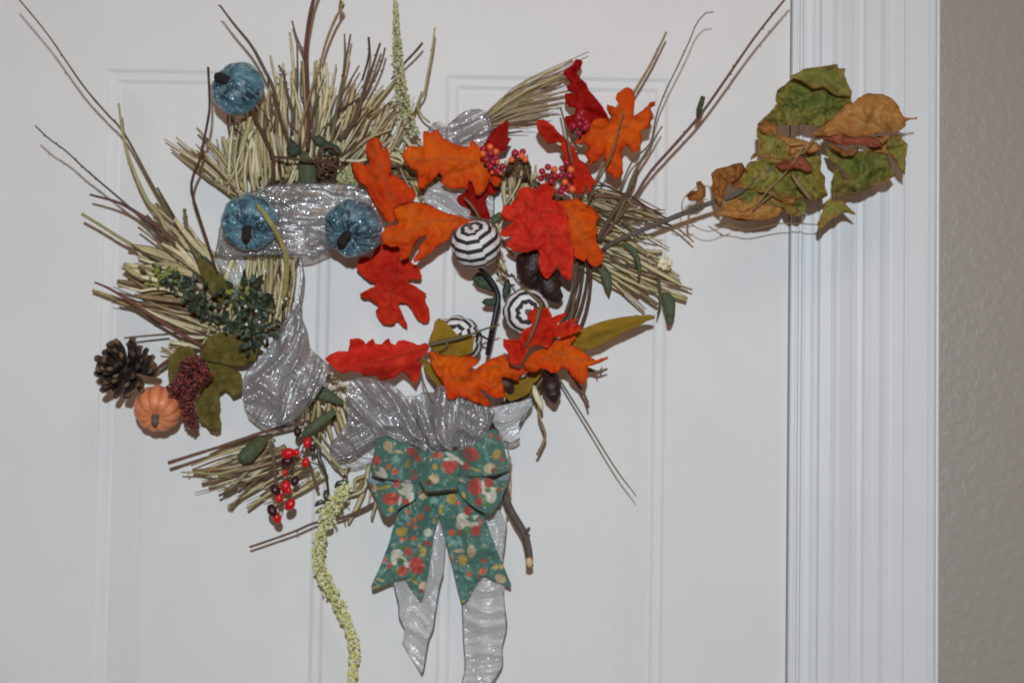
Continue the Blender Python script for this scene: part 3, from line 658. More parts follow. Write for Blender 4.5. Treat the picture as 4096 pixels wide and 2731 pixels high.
tw('brown forked twig passing in front of the top blue pumpkin',p8,[4,5.5,7,7.5,7,6.5],BARK,(.02,.38,.5),4)
tw('thick dark red thorny cane at the top edge of the picture',c('B','1225,-120,66 1185,0,62 1150,160,58 1120,400,54 1128,700,46 1138,1000,38 1140,1290,30'),[7.5,8.5,8.5,8,7.5,7],RBARK,(.1,.16,.24,.3,.38,.46,.5,.58),4.6,l=2.2)
t10=tw('tan stalk with a dry tufted tip at the top',c('B','1425,70,62 1360,190,58 1290,370,54 1240,560,50 1190,700,46 1110,960,40 1050,1200,34 1030,1300,30'),[6,6,5,5.5,6,6.5],TSTEM,(.1,),4)
for i in range(5):
    x,y=c('B','1405,100')[0]; a=-1.0+.22*(i-2)
    tube('dry_tuft',[(x,y,60),(x+math.cos(a)*16,y+math.sin(a)*26,62),(x+math.cos(a)*26,y+math.sin(a)*52-6*i%3,66)],[4,5,1.2],[TSTEM,BARK,YSTEM][i%3],t10,sides=5)
tw('straight pale twig pair member nearest the tall cane',c('B','1450,290,56 1452,470,52 1440,640,48 1400,850,42 1330,1250,32'),[3.4,4.6,6.5,8,8],OSTEM,(.4,.46),5)
tw('slim brown twig touching the straight pale twig',c('B','1502,292,58 1475,450,54 1447,580,52 1436,660,50'),[4,4.2,4.2,4],BARK,())
tw('forked brown twig end, upper of three at top middle',c('B','1655,318,66 1662,430,62 1645,540,58 1600,690,52'),[5,5,4.6,5],DBARK,(.3,),4)
tw('darkest thick twig of the three at top middle',c('B','1755,370,64 1700,540,60 1660,660,56 1610,800,50 1560,980,44 1480,1120,38 1410,1210,32'),[4.5,6,7.5,9,10,11],BARK,(.15,.3,.34,.52),5)
tw('thin right fork of the three twigs at top middle',c('B','1797,410,62 1770,520,58 1720,650,54 1660,760,50 1620,830,48'),[4,4.6,5,5],BARK,(.3,.7),5)
tw('short snapped twig beside the pale flower spike',c('B','2118,368,50 2050,450,46 1965,540,40 1850,680,32'),[5,5,4.6,4],DBARK,())
tw('thin side twig lying level below the three twigs',c('B','1580,840,46 1500,890,44 1430,935,42 1380,1010,36'),[4,4.2,4.5,4.5],DBARK,())
tw('slender yellow green stalk right of the pale flower spike',c('B','2222,240,58 2200,420,54 2160,640,50 2130,800,44 2070,900,38 2120,1000,36 2180,1050,34'),[4,4.4,4.6,5,4.6],YSTEM,(.25,),4.5)
tw('second brown stalk behind the top blue pumpkin, short and forked',c('B','1000,180,48 1040,320,46 1090,440,42 1120,560,38'),[3.6,4,4.4,4.4],BARK,())
tw('thorny brown twig between the blue pumpkin and the cane',c('B','885,560,50 930,640,48 965,820,44 1010,960,40 1000,1150,32'),[5,5.5,6,6,6],BARK,(.12,.2,.3,.4),5,l=3)
tw('bent brown twig making a corner above the silver ribbon',c('B','660,980,60 740,1120,60 835,1330,58 838,1400,56 835,1520,54 760,1640,50 700,1720,46'),[6,7,8,8,8,7],DBARK,(.5,),4)
tv=tw('curled vine tendril looping above the silver ribbon',c('B','830,1345,58 950,1352,60 1080,1368,62 1230,1380,64 1330,1410,66 1400,1440,62 1440,1400,60'),[6,6,6,6.5,6],DBARK,())
for (x,y,rx,ry,ph) in ((1310,1330,85,75,0),(1300,1400,80,70,1.2),(1300,1490,72,62,2.2),(1290,1460,88,90,3.4)):
    pth=[c('B','%f,%f'%(x+rx*math.cos(ph+k*.6),y+ry*math.sin(ph+k*.6)))[0]+(56+8*math.sin(k*.6),) for k in range(11)]
    tube('tendril',pth,[6,5.5,5],DBARK,tv,sides=6,bump=.15,seed=x)
for i in range(3):
    tube('twig_piece',[(q[0]+random.uniform(-10,10),q[1]+random.uniform(-10,10),q[2]) for q in c('B','%d,900,44 %d,1000,42 %d,1040,40 %d,1130,36'%(680+30*i,740+20*i,700+60*i,720+40*i))],[4,5,4,4],BARK,wreath,sides=5,seed=i)
# upper right twigs
tw('straight brown twig behind the upper right orange leaf',c('C','2065,275,56 2010,390,54 1920,570,50 1790,790,46 1680,1000,40 1560,1300,34 1450,1560,28'),[4.6,5.6,6,5,4,3.4],TSTEM,(.14,),4)
tw('thin green stalk with a hooked tip at the upper right',c('D','545,105,98 520,98,98 470,118,97 425,165,96 380,240,95 340,345,92 250,540,84 150,745,76 85,900,68 40,1050,62 0,1230,54')+c('I','1340,0,46 1230,260,38'),[2.4,2.6,3,3.4,3.6,4],OSTEM,(.28,.5,.7),3.4)
p23=c('D','1215,-80,112 1150,0,108 930,275,98 790,470,90 640,690,82 430,985,70 210,1240,58 0,1475,48')+c('I','1380,270,40 1270,420,36 1060,680,28')
t23=tw('longest reddish brown twig reaching the top by the door edge',p23,[4.2,5,5.6,6.2,6.5,7,9],WOODY,(.12,.16,.33,.36,.6,.75),5)
tube('dry_bud',c('D','455,825,84 440,880,82 420,940,78 405,1000,73'),[9,11,13,6],GREEN,t23,sides=6,bump=.3)
tw('short olive twig tip rising in front of the longest twig',c('D','105,1080,62 60,1150,60 10,1240,56')+c('I','1380,60,48 1290,300,40 1190,520,34'),[3,4.5,7,9,9,8],OSTEM,(.3,),4)
tw('slim twig crossing the upper right orange leaf in front',c('C','1700,960,92 1660,1090,92 1610,1290,90 1520,1480,84')+c('I','1000,260,70 960,380,60'),[3,4,4.5,4,4],OSTEM,())
tw('greyish forked twig behind the right hand orange leaf',c('I','1400,0,46 1350,180,44 1250,330,40 1130,520,36 1050,660,32')[::1],[5,8,9.5,10,10],BARK,(.3,.5),4)
tw('fine dark twig lying across the right straw bristle',c('I','1060,170,44 1200,240,44 1350,300,44 1470,380,44 1600,440,46'),[4,4,3.6,3],DBARK,())
tw('flat dull brown twig lying behind the right straw bristle',c('I','960,290,34 1100,290,36 1230,300,38 1340,330,38 1640,480,36'),[7,8,8,4],WOODY,())
tw('frayed straw twig at the far right of the bristle',c('I','1690,545,30 1790,610,34 1870,680,38')[::-1]+c('I','1450,480,24'),[3.4,4.4,5,5],TSTEM,(.15,),4)
# lower right
tw('long thin straw coloured stalk slanting to the lower right',c('K','1640,1570,62')[:0]+[(2545,1985,60),(2534,1968,60)]+c('K','1640,1561,58 1400,1180,46 1160,800,34 1080,680,28'),[2,3,3.4,4,4.4],OSTEM,())
tw('short brown twig poking below the lower right orange leaf',c('K','1400,1025,50 1370,930,46 1290,800,38 1230,720,30'),[4.5,6,7,7],BARK,(.2,),4)
tw('spidery pale twig end right of the lower orange leaf',c('K','1560,695,40 1480,720,38 1400,700,34 1330,690,28'),[3.5,5,9,9],OSTEM,(.3,.45),4.5,l=5)
tt=tw('wavy brown tendril hanging beside the dark pod',c('K','958,1432,46 990,1370,48 1030,1270,50 1010,1190,50 980,1110,50 968,1000,48 960,900,42'),[5.5,6,6,5,4,4],TSTEM,())
tube('pale_pod',c('K','930,840,54 950,920,56 985,990,56 1005,1050,54'),[7,15,13,5],CREAM,tt,sides=7)
tb=twig('thick grey forked stick with a pale cut end below the bow',c('N','1752,1420,58 1745,1300,56 1710,1150,52 1640,1030,46 1570,900,40 1525,740,34 1500,600,28'),[15,15,16.5,16,16,15],GBARK,(),sides=9,bumpy=.08)
tube('side_spur',c('N','1715,1140,54 1735,1115,55 1748,1088,56'),[10,7.5,6],GBARK,tb,sides=7)
tube('cut_end',c('N','1742,1350,61 1748,1390,62 1750,1418,61'),[11,15,11],CUT,tb,sides=9,n=6)
# lower left
tw('long brown stick slanting left under the yellow flower tail',c('M','850,1470,34 1000,1420,34 1250,1330,34 1400,1265,32 1560,1240,30 1700,1200,28 1930,1090,24 2050,1000,20'),[4.5,5,5.4,6,7.5,8],BARK,(.36,),5)
tw('reddish stick with a ringed bark just below the silver ribbon',c('M','155,752,52 380,680,50 600,612,48 800,545,46 1000,478,44 1200,430,42 1370,388,40'),[8,7,7,7,6.5,5],WOODY,(.03,.09,.15,.2,.25,.31,.37,.43,.48),3.4,l=2.6)
tw('yellowish forked straw twig at the lower left',c('M','268,830,34 420,832,34 560,850,32 720,810,30 900,760,26 1150,720,20'),[3,5.5,7,7,6],YSTEM,(.1,.3),4,l=4)
tw('brown twig end pointing left by the rose hips',c('M','588,1032,36 720,965,34 900,890,30 1100,830,24'),[5.5,5,5,5],BARK,(.3,),4)
tw('brown twig running down between the rose hips',c('M','1035,570,52 1055,700,54 1070,850,54 1085,990,50'),[7,7.5,7,4],BARK,(.6,),4)
tw('pale split straw twig in front of the yellow flower tail',c('M','1385,520,60 1480,620,60 1580,740,58 1690,860,52'),[3.5,6.5,6.5,4.5],YSTEM,(.5,),4)
tw('crooked brown twig over the bottom straw',c('M','1440,980,40 1400,870,42 1380,790,42 1300,640,38'),[7,6,5.5,5],BARK,())
tw('fine forked twig in the lowest left straw',c('M','690,1140,32 760,1050,32 850,950,30 960,860,24'),[3,3.6,4,4],OSTEM,(.4,),4)
# ---------------------------------------------------------------- artificial oak leaves
LG='artificial oak leaves'
def leaf(name,label,tg,pts,d,mat,mid,veins=None,group=LG,cat='leaf',**k):
    if group==LG: k['amp']=k.get('amp',3)*1.5; k['curl']=k.get('curl',1)*1.8
    o=sheet(name,c(tg,pts),d,mat,mid=c(tg,mid),veins=[c(tg,v) for v in (veins or [])],**k)
    return tag(o,label,cat,group)
leaf('oak_leaf','orange oak leaf left of the berries, in front of the silver ribbon','H',
 '735,155 800,172 860,145 880,190 905,225 940,240 1010,270 1075,290 1128,292 1136,255 1160,240 1200,280 1230,312 1260,420 1295,480 1330,520 1400,555 1385,620 1340,632 1318,600 1300,548 1286,600 1265,670 1195,720 1170,670 1150,600 1118,575 1112,664 1050,650 980,655 930,630 880,592 905,570 870,515 830,560 770,620 740,650 680,645 690,560 680,500 610,470 560,400 550,365 610,285 690,292 738,298 730,220',
 68,ORANGE,'1330,510 1190,430 1010,405 890,392 770,412 620,395',seed=11,fold=5,tilt=(-1.5,-1),amp=4,curl=2)
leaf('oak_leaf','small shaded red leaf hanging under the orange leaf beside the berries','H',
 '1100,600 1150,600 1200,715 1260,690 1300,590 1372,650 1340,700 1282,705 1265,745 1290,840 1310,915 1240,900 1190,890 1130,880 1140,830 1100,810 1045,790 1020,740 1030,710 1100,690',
 40,CRIMSON,'1190,620 1180,740 1210,840 1290,900',seed=12,fold=3,amp=3)  # shade under the orange leaf put into the colour by the deeper red
leaf('oak_leaf','tall narrow orange leaf at the right end of the silver ribbon band','H',
 '300,215 350,220 375,270 395,330 420,290 440,340 455,420 462,500 442,545 480,530 530,560 580,600 640,650 675,710 660,750 600,770 560,780 500,800 482,830 490,880 500,925 460,945 410,930 380,890 330,800 280,720 250,640 200,600 150,560 120,490 118,425 180,430 230,450 265,450 275,420 240,335 250,260',
 74,ORANGE2,'520,800 450,700 400,540 370,470 320,340 310,240',veins=['450,690 530,740 640,730','420,600 340,580 280,560'],seed=13,fold=7,tilt=(2,1),amp=4,curl=2)
leaf('oak_leaf','broad orange leaf with its tip behind the first striped pumpkin','H',
 '480,820 530,790 600,775 680,765 740,780 800,800 870,840 960,870 1050,890 1100,910 1165,930 1120,960 1060,990 990,1000 970,1040 955,1080 900,1120 830,1170 770,1210 710,1260 655,1285 650,1250 700,1180 690,1150 760,1080 750,1045 710,1070 680,1110 640,1170 600,1240 555,1265 540,1230 540,1170 520,1145 450,1150 390,1120 375,1080 390,1020 430,970 510,960 520,930 480,880',
 70,ORANGE,'1150,935 950,930 800,925 690,970 560,1040 430,1090',veins=['800,930 660,1150','690,960 600,860','720,960 560,1200'],seed=14,fold=5,tilt=(1,.5),amp=5,nv=3)
leaf('oak_leaf','red oak leaf hanging alone in the open centre of the wreath','Z',
 '1000,-60 1150,-90 1330,-40 1350,140 1400,130 1440,80 1480,150 1530,190 1600,215 1620,290 1640,350 1620,400 1470,390 1440,430 1540,480 1620,530 1710,595 1680,630 1690,700 1735,790 1750,900 1730,970 1660,980 1580,930 1530,860 1500,790 1430,710 1340,700 1320,730 1350,800 1400,900 1440,1010 1450,1065 1390,1030 1320,960 1290,945 1270,980 1220,1005 1120,1000 1070,940 1030,870 1025,820 1060,745 1000,700 920,650 850,650 810,610 810,590 900,540 1010,480 1010,440 920,410 860,350 800,290 755,260 770,190 800,110 870,90 960,110 990,60',
 lambda xy: 16+18*np.clip((1250-xy[:,1])/250,0,1),RED,'1350,-40 1290,330 1240,550 1220,650 1225,900',veins=['1290,330 1420,480','1240,560 1560,720 1690,900','1240,560 1000,560','1300,300 900,220','1290,320 1560,260'],nv=0,seed=15,fold=2,amp=4,curl=1.5)
leaf('oak_leaf','large red maple shaped leaf right of the first striped pumpkin','H',
 '1750,610 1800,600 1850,620 1862,670 1840,720 1830,745 1890,760 1930,800 1960,870 1985,950 1980,1050 2010,1100 2025,1160 2020,1260 2010,1380 1995,1440 1970,1430 1920,1395 1895,1330 1880,1310 1850,1370 1790,1425 1760,1400 1735,1370 1720,1280 1730,1210 1710,1165 1650,1190 1570,1200 1500,1180 1440,1130 1450,1110 1500,1060 1440,1065 1390,1050 1395,1020 1430,990 1490,950 1510,925 1440,935 1400,905 1395,860 1420,800 1480,790 1510,750 1540,700 1545,660 1600,640 1660,640 1680,670 1720,640',
 80,RED2,'1545,735 1650,820 1750,920 1830,1060 1900,1300',veins=['1650,820 1740,680','1730,860 1900,840','1620,850 1605,1070','1790,980 1960,1060 1990,1350','1830,1070 1790,1370','1700,890 1470,1010'],nv=0,seed=16,fold=4,amp=6,curl=2,tilt=(-1,1))
leaf('oak_leaf','orange leaf tucked behind the large red maple shaped leaf','H',
 '1890,760 1950,755 2050,730 2100,770 2160,800 2210,840 2245,885 2210,950 2225,1010 2210,1060 2215,1110 2240,1150 2275,1215 2260,1290 2210,1325 2150,1290 2130,1240 2110,1275 2060,1250 2000,1225 1960,1150 1920,1050 1890,950 1880,820',
 58,ORANGE,'1900,780 2050,930 2120,1080 2200,1270',seed=17,fold=5,amp=5,tilt=(-2,0),curl=2)
leaf('oak_leaf','tall red leaf at the top, beside the raffia tips','C',
 '1290,510 1340,510 1350,540 1330,590 1295,625 1340,680 1380,720 1410,780 1460,840 1500,890 1550,960 1580,1040 1560,1090 1480,1110 1400,1140 1350,1180 1260,1150 1220,1090 1200,1050 1195,1000 1280,980 1290,930 1230,910 1200,870 1200,800 1300,800 1220,770 1210,740 1250,720 1230,690 1180,620 1200,600 1260,560',
 54,CRIMSON,'1320,525 1275,620 1340,760 1390,870 1440,1000 1450,1090',seed=18,fold=5,amp=5,curl=2,tilt=(1,0))
leaf('oak_leaf','orange oak leaf highest on the right, with a small crimson berry bunch','C',
 '1730,745 1760,765 1790,800 1795,870 1785,950 1780,1000 1850,950 1900,910 1920,875 1970,870 1965,905 1925,925 1950,980 1930,1040 1920,1090 1870,1110 1845,1130 1850,1180 1845,1260 1810,1305 1760,1290 1720,1240 1680,1290 1690,1400 1695,1480 1660,1530 1615,1525 1600,1490 1550,1480 1550,1400 1530,1320 1510,1340 1460,1390 1410,1410 1390,1350 1375,1310 1400,1270 1380,1230 1280,1230 1310,1180 1370,1140 1410,1080 1440,1030 1500,1010 1550,1015 1580,1060 1590,1000 1555,940 1560,895 1600,905 1650,930 1665,900 1630,850 1640,800 1690,765',
 74,ORANGE,'1290,1215 1440,1150 1640,1120 1780,1030 1940,890',veins=['1500,1140 1600,1050 1720,900 1735,780','1540,1135 1590,1250 1640,1480','1640,1110 1800,1240','1440,1150 1430,1340','1780,1030 1880,1040'],nv=0,seed=19,fold=3,amp=5,curl=2.5,tilt=(0,-1))
leaf('oak_leaf','curled red leaf with a rounded tip above the right berry cluster','H',
 '1693,98 1715,65 1760,60 1800,80 1850,120 1900,180 1960,230 2010,280 2040,340 2070,400 2120,440 2160,500 2170,550 2210,590 2190,625 2170,620 2180,690 2150,685 2125,600 2100,700 2040,695 2000,640 1960,560 1940,480 1920,400 1940,370 1910,310 1900,285 1920,270 1860,255 1800,270 1760,220 1720,170',
 lambda xy: 58+20*np.exp(-((xy[:,1]-500)/60)**2),RED,'1735,90 1880,220 2000,350 2060,480 2100,620',seed=20,fold=8,amp=4)
leaf('oak_leaf','small pointed dark red leaf directly above the left berry cluster','H',
 '1455,65 1465,110 1455,170 1440,210 1490,220 1460,270 1440,320 1380,340 1320,330 1250,310 1270,220 1310,180 1370,120',
 52,CRIMSON,'1455,80 1390,190 1330,310',seed=21,fold=6,amp=3)
leaf('oak_leaf','red folded leaf lying level across the bottom of the opening','J',
 '105,720 160,670 230,655 300,650 315,600 320,545 400,540 440,560 455,590 480,570 515,545 540,590 590,590 620,560 655,535 665,580 710,600 730,560 790,550 850,570 900,600 960,580 990,590 1000,630 960,680 910,720 935,790 920,860 885,930 850,900 800,850 770,820 730,850 710,880 640,890 565,905 555,860 500,860 440,860 410,830 330,820 240,840 200,810 150,760',
 lambda xy: 62+7*np.sin((xy[:,1]-(1100+700/2.138)+(xy[:,0]-1500)*.12)/22.0),RED2,'1000,605 880,660 740,690 600,735 420,780 230,830',veins=['900,600 740,640 600,645 480,630 390,690','740,690 870,800','600,735 610,860'],nv=0,seed=22,fold=2,amp=4,curl=2)
leaf('oak_leaf','orange leaf in front of the lower silver ribbon','J',
 '990,650 1050,655 1100,690 1120,650 1145,660 1180,690 1230,690 1260,665 1340,680 1400,710 1420,750 1370,790 1330,820 1345,835 1400,800 1470,750 1540,710 1600,690 1640,680 1660,720 1700,780 1760,800 1800,790 1830,830 1820,850 1760,860 1770,890 1740,905 1690,880 1620,870 1630,910 1635,980 1660,1045 1580,1050 1500,1020 1470,985 1425,975 1440,1010 1500,1070 1530,1115 1470,1120 1390,1090 1310,1050 1250,1030 1220,1060 1170,1065 1145,1030 1135,950 1080,880 1030,800 1000,720',
 78,ORANGE,'1020,690 1120,850 1270,890 1400,850 1550,780 1780,830',veins=['1270,890 1400,1050','1400,850 1600,980','1180,860 1190,1020','1270,880 1350,720'],nv=0,seed=23,fold=3,amp=6,curl=2,tilt=(-1,2))
leaf('oak_leaf','small bright red leaf overlapping the lower right striped pumpkin','K',
 '870,260 890,210 930,180 990,160 1050,170 1080,220 1085,260 1150,230 1215,205 1210,240 1150,290 1130,320 1200,290 1260,270 1310,265 1290,290 1250,310 1310,310 1345,340 1310,380 1240,410 1170,425 1100,430 1085,480 1050,520 1010,500 960,500 900,500 870,560 840,620 800,680 760,655 720,640 710,560 670,500 668,440 740,445 810,445 820,400 840,360 900,330 920,310',
 104,RED,'800,560 880,470 930,390 1000,220',veins=['930,390 1110,350 1300,330','900,440 1050,480'],nv=0,seed=24,fold=3,amp=7,curl=2)
leaf('oak_leaf','orange leaf at the lower right, pointing away from the wreath','K',
 '1085,480 1130,440 1230,410 1300,420 1240,490 1320,520 1380,570 1420,600 1460,620 1560,590 1565,610 1500,640 1440,665 1390,680 1390,760 1380,800 1350,835 1300,800 1250,760 1225,710 1180,690 1140,720 1080,735 1030,690 990,690 950,715 890,725 845,700 850,640 880,600 960,530 1040,520',
 84,ORANGE,'860,680 1050,600 1150,560 1300,620 1540,600',veins=['1150,560 1250,480','1170,580 1180,680','1300,620 1350,800'],nv=0,seed=25,fold=4,amp=5,curl=2)
# olive leaves
o=leaf('silk_leaf','long narrow yellow olive leaf pointing right at the lower right','K',
 '1300,370 1400,330 1500,295 1600,265 1750,245 1900,230 1970,245 1960,270 1900,290 1800,340 1700,390 1600,440 1500,500 1400,530 1330,545 1260,520 1200,480 1230,420',62,OLIVEY,'1200,490 1400,430 1600,355 1960,252',group='olive coloured silk leaves',nv=0,seed=30,fold=9,amp=3,tilt=(1,0),veins=['1300,490 1600,390 1900,280'])
leaf('silk_leaf','folded yellow olive leaf hiding the lowest striped pumpkin','K',
 '85,290 120,260 170,290 220,340 270,400 420,420 415,480 405,560 330,580 280,600 200,590 100,560 30,500 40,440 60,380',84,OLIVEY,'60,500 200,450 420,440',group='olive coloured silk leaves',nv=2,seed=31,fold=8,amp=4)
leaf('silk_leaf','yellow olive leaf edge under the lower orange leaf','J',
 '940,700 1000,740 1040,800 1090,880 1130,940 1120,1000 1060,940 1000,870 955,800',60,OLIVEY,'950,720 1030,840 1110,960',group='olive coloured silk leaves',nv=2,seed=32,fold=6)
leaf('silk_leaf','olive leaf scrap between the lower orange leaves and the dark pod','J',
 '1600,880 1680,870 1760,900 1860,840 1980,800 1960,860 1880,940 1860,1010 1760,1060 1680,1080 1640,1020 1660,960',46,OLIVEY,'1640,1040 1800,940 1960,820',group='olive coloured silk leaves',nv=2,seed=33,fold=5)
OG='dull olive leaves behind the sorghum head'
leaf('silk_leaf','dull olive leaf nearest the pine cone','L','820,470 900,400 980,390 1030,450 1060,560 1080,620 1000,640 900,640 860,680 810,740 795,650 800,560',42,OLIVE,'830,700 900,560 980,420',group=OG,seed=34,fold=5,amp=4,curl=2)
leaf('silk_leaf','dull olive leaf hanging lowest, right of the sorghum head','L','1050,560 1200,500 1300,560 1420,620 1430,700 1420,800 1350,830 1320,780 1280,760 1230,800 1240,900 1230,960 1250,1060 1240,1110 1200,1125 1150,1110 1120,1060 1070,1040 1040,960 1030,880 1080,800 1050,700',36,OLIVE,'1250,560 1180,760 1150,900 1190,1110',veins=['1190,700 1380,720'],group=OG,seed=35,fold=4,amp=5,curl=2)
leaf('silk_leaf','dull olive leaf lying under the small green sprig','L','1130,320 1250,270 1350,290 1480,320 1570,400 1540,520 1440,560 1330,560 1220,540 1120,520 1060,480 1090,400',44,OLIVE,'1540,420 1350,430 1100,470',group=OG,seed=36,fold=6,amp=5,curl=2)
leaf('silk_leaf','brownish olive leaf above the green sprig','F','1280,800 1340,850 1420,930 1500,990 1560,1080 1560,1180 1500,1220 1420,1170 1360,1080 1300,980 1260,880',46,OLIVE,'1290,820 1420,1020 1540,1200',group=OG,seed=37,fold=6,amp=4)
# grey green strap leaves
GG='grey green strap leaves'
for lab,tg,pts,mid,d,mat in (
 ('broad grey green leaf slanting left below the silver ribbon','M','740,690 800,620 870,560 930,510 1020,550 960,640 870,750 790,760','770,720 880,630 990,530',46,GREEN),
 ('grey green leaf pointing up right above the rose hips','M','1290,500 1350,420 1450,350 1560,290 1600,310 1560,370 1480,430 1400,490 1320,535','1310,510 1440,410 1590,300',56,GREEN),
 ('grey green leaf between the two silver ribbon folds','M','1390,190 1440,110 1480,90 1580,150 1660,230 1640,260 1500,220','1410,170 1520,170 1650,245',40,GREEN),
 ('square ended grey green leaf below the curled tendril','B','1060,1330 1110,1285 1200,1400 1205,1560 1180,1640 1080,1640 1060,1500','1130,1300 1140,1450 1140,1630',42,GREEN),
 ('grey green leaf left of the dark red cane foot','B','950,1290 980,1170 1050,1240 1090,1300 1000,1345','960,1300 1010,1250 1040,1230',40,DGREEN),
 ('dark green leaf behind the curled tendril','B','1160,1175 1240,1155 1290,1200 1400,1250 1435,1310 1380,1330 1290,1290 1200,1230','1170,1180 1300,1240 1430,1310',40,DGREEN),
 ('dark green leaf by the black stem below the first striped pumpkin','J','1360,30 1420,-30 1490,10 1530,70 1560,150 1500,130 1410,95','1370,20 1450,60 1550,140',34,DGREEN),
 ('small dark green leaf right of the black stem','J','1640,60 1680,30 1700,100 1680,180 1640,200 1620,140','1680,40 1660,110 1640,190',30,DGREEN),
 ('narrow dark green leaf left of the black stem','J','1445,230 1480,200 1560,195 1600,225 1560,260 1490,262 1460,250','1450,235 1520,225 1600,228',44,DGREEN),
 ('grey green leaf under the right orange leaf','I','1040,890 1110,905 1170,960 1172,1050 1150,1130 1115,1070 1075,960','1050,895 1120,980 1150,1110',38,GREEN),
 ('grey green leaf hanging lowest in the right straw','I','1598,1110 1660,1112 1700,1150 1715,1210 1710,1310 1680,1385 1645,1388 1632,1300 1605,1210','1610,1115 1670,1240 1665,1380',44,GREEN),
 ('curved grey green leaf arching over the right straw','I','1250,690 1320,690 1380,740 1415,830 1425,930 1408,1025 1388,1015 1395,930 1380,850 1345,780 1290,735','1260,700 1350,745 1400,850 1400,1015',48,GREEN),
 ('slim grey green strap hanging through the right straw','I','1545,940 1580,980 1595,1080 1600,1200 1562,1320 1555,1300 1575,1180 1570,1080','1555,950 1588,1110 1565,1300',46,GREEN),
 ('pale green leaf behind the first striped pumpkin','I','130,470 210,420 240,450 210,500 150,530','140,520 190,470 235,440',26,GREEN),
 ('grey green leaf at the left edge of the upright straw','F','1280,790 1340,810 1400,870 1410,920 1350,890 1300,840','1285,795 1350,850 1408,915',44,DGREEN)):
    leaf('strap_leaf',lab,tg,pts,d,mat,mid,group=GG,nv=0,fold=3,amp=2,seed=len(lab),jag=.4)

# ---------------------------------------------------------------- dried leaf branch on the right
br=empty('dried_branch',P(2440,985,30),'grey branch with crinkled dried green and tan leaves on the right','branch')
tube('branch_stem',c('I','1100,745,28 1170,690,34 1400,590,50 1600,510,62 1800,430,70 1950,372,74 2080,325,78')+c('E','180,560,84 330,480,88')[:0]+c('S','2950,775,80 3050,700,82 3160,640,80 3290,610,76'),[9,10,11,11,10,9,7,5,4],GBARK,br,sides=9,bump=.2,n=40)
for b in bd(c('I','1600,510,64 1800,430,72 1950,372,76 2080,325,80'),(.3,.42,.5,.58,.64,.72,.8),7,GBARK,1,1.6): bud('bud',*b,br)
def dl(tg,pts,d,mat,mid=None,lab=None,**k):
    kw=dict(seed=len(pts),amp=13,nsc=58,curl=7,fold=6,sp=6,jag=2.0,nv=3,rib=.8); kw.update(k)
    o=sheet('dried_leaf',c(tg,pts),d,mat,br,mid=c(tg,mid) if mid else None,**kw)
    if lab: o['label']=lab
    return o
dl('E','230,350 320,280 370,240 480,200 640,180 780,190 830,280 875,360 865,440 880,460 830,490 780,540 740,590 700,600 640,650 580,670 530,640 440,640 360,650 290,640 215,660 150,690 90,660 65,640 110,590 150,560 210,500 230,470 220,440',86,GDRY,'220,480 400,540 560,610 640,650','crinkled dried green leaf',fn=sumf(foldline(c('E','520,570 640,490 790,480'),9,26),foldline(c('E','530,610 640,530 790,520'),-7,20),foldline(c('E','250,420 420,420 700,420'),5,40)))
dl('E','330,240 360,220 480,160 600,145 745,125 755,160 820,160 810,210 840,290 875,360 860,400 760,400 700,370 685,358 640,318 540,328 460,282 390,245',104,GDRY,'340,240 560,200 740,300 860,400','folded dried green leaf tip',amp=5,fn=lambda xy: 6*np.sin((xy[:,0]-3200)/40))
dl('E','880,465 920,420 970,390 1030,375 1140,380 1220,420 1270,470 1295,540 1320,575 1380,585 1435,580 1430,595 1370,600 1335,615 1340,650 1300,690 1230,700 1150,710 1080,720 1000,735 900,745 760,735 640,745 540,745 545,720 600,680 640,650 700,600 760,540 800,500 830,460',108,TDRY,'560,720 720,590 850,530 950,512 1060,530 1430,588','tan dried leaf with a pointed tip',fold=7,amp=7,nv=5)
dl('E','540,740 640,690 720,690 820,740 900,760 1000,740 1060,750 1120,790 1140,832 1050,835 930,810 860,818 760,815 660,785',102,RDRY,'560,740 760,770 1120,810','russet curled edge of the tan leaf',amp=5,nv=3)
dl('E','1180,760 1260,720 1310,770 1355,810 1345,870 1335,950 1332,1085 1300,1040 1250,980 1210,900 1175,850',84,GDRY2,'1220,760 1290,880 1325,1060')
dl('E','740,940 820,920 940,870 1140,850 1180,900 1210,1000 1255,1075 1200,1108 1110,1140 1010,1200 920,1238 830,1250 720,1278 712,1200 715,1030 765,1010 785,1070 820,1112 838,1110 830,1060 775,1010',78,GDRY,'720,1240 900,1130 1050,1010 1160,880',fn=foldline(c('E','960,1180 1010,1060 960,930'),10,26))
dl('E','60,660 110,690 200,690 250,760 310,790 340,840 325,900 310,945 220,940 130,925 60,910 0,950 20,900 70,860 80,800 60,740',88,GDRY2,'40,920 180,820 220,700')
dl('E','0,960 140,930 300,940 340,900 470,870 600,880 615,960 600,1030 640,1080 645,1170 670,1250 600,1280 540,1310 450,1260 380,1330 420,1380 340,1420 310,1400 280,1330 200,1250 0,1200 -80,1180 -90,1100 -40,1010',82,GDRY2,'600,1260 380,1100 100,1060','yellow green dried leaf',fn=sumf(foldline(c('E','200,960 280,1100 200,1240'),9,30),foldline(c('E','430,1100 520,1200 640,1220'),9,26)))
dl('E','220,970 320,950 430,905 500,960 545,1030 480,1052 380,1012 270,1032 230,1000',104,RDRY,'230,990 400,980 530,1030',amp=5)
dl('I','2020,100 2070,50 2130,40 2220,10 2280,0 2310,60 2260,130 2200,170 2150,200 2130,300 2100,390 2080,385 2040,270 2030,180',88,BDRY,'2270,20 2120,120 2090,370','curled brown dried leaf')
dl('I','1805,290 1840,250 1900,240 1888,170 1930,160 1975,220 1970,300 1920,330 1830,325',86,BDRY,'1820,310 1900,290 1950,180',amp=6)
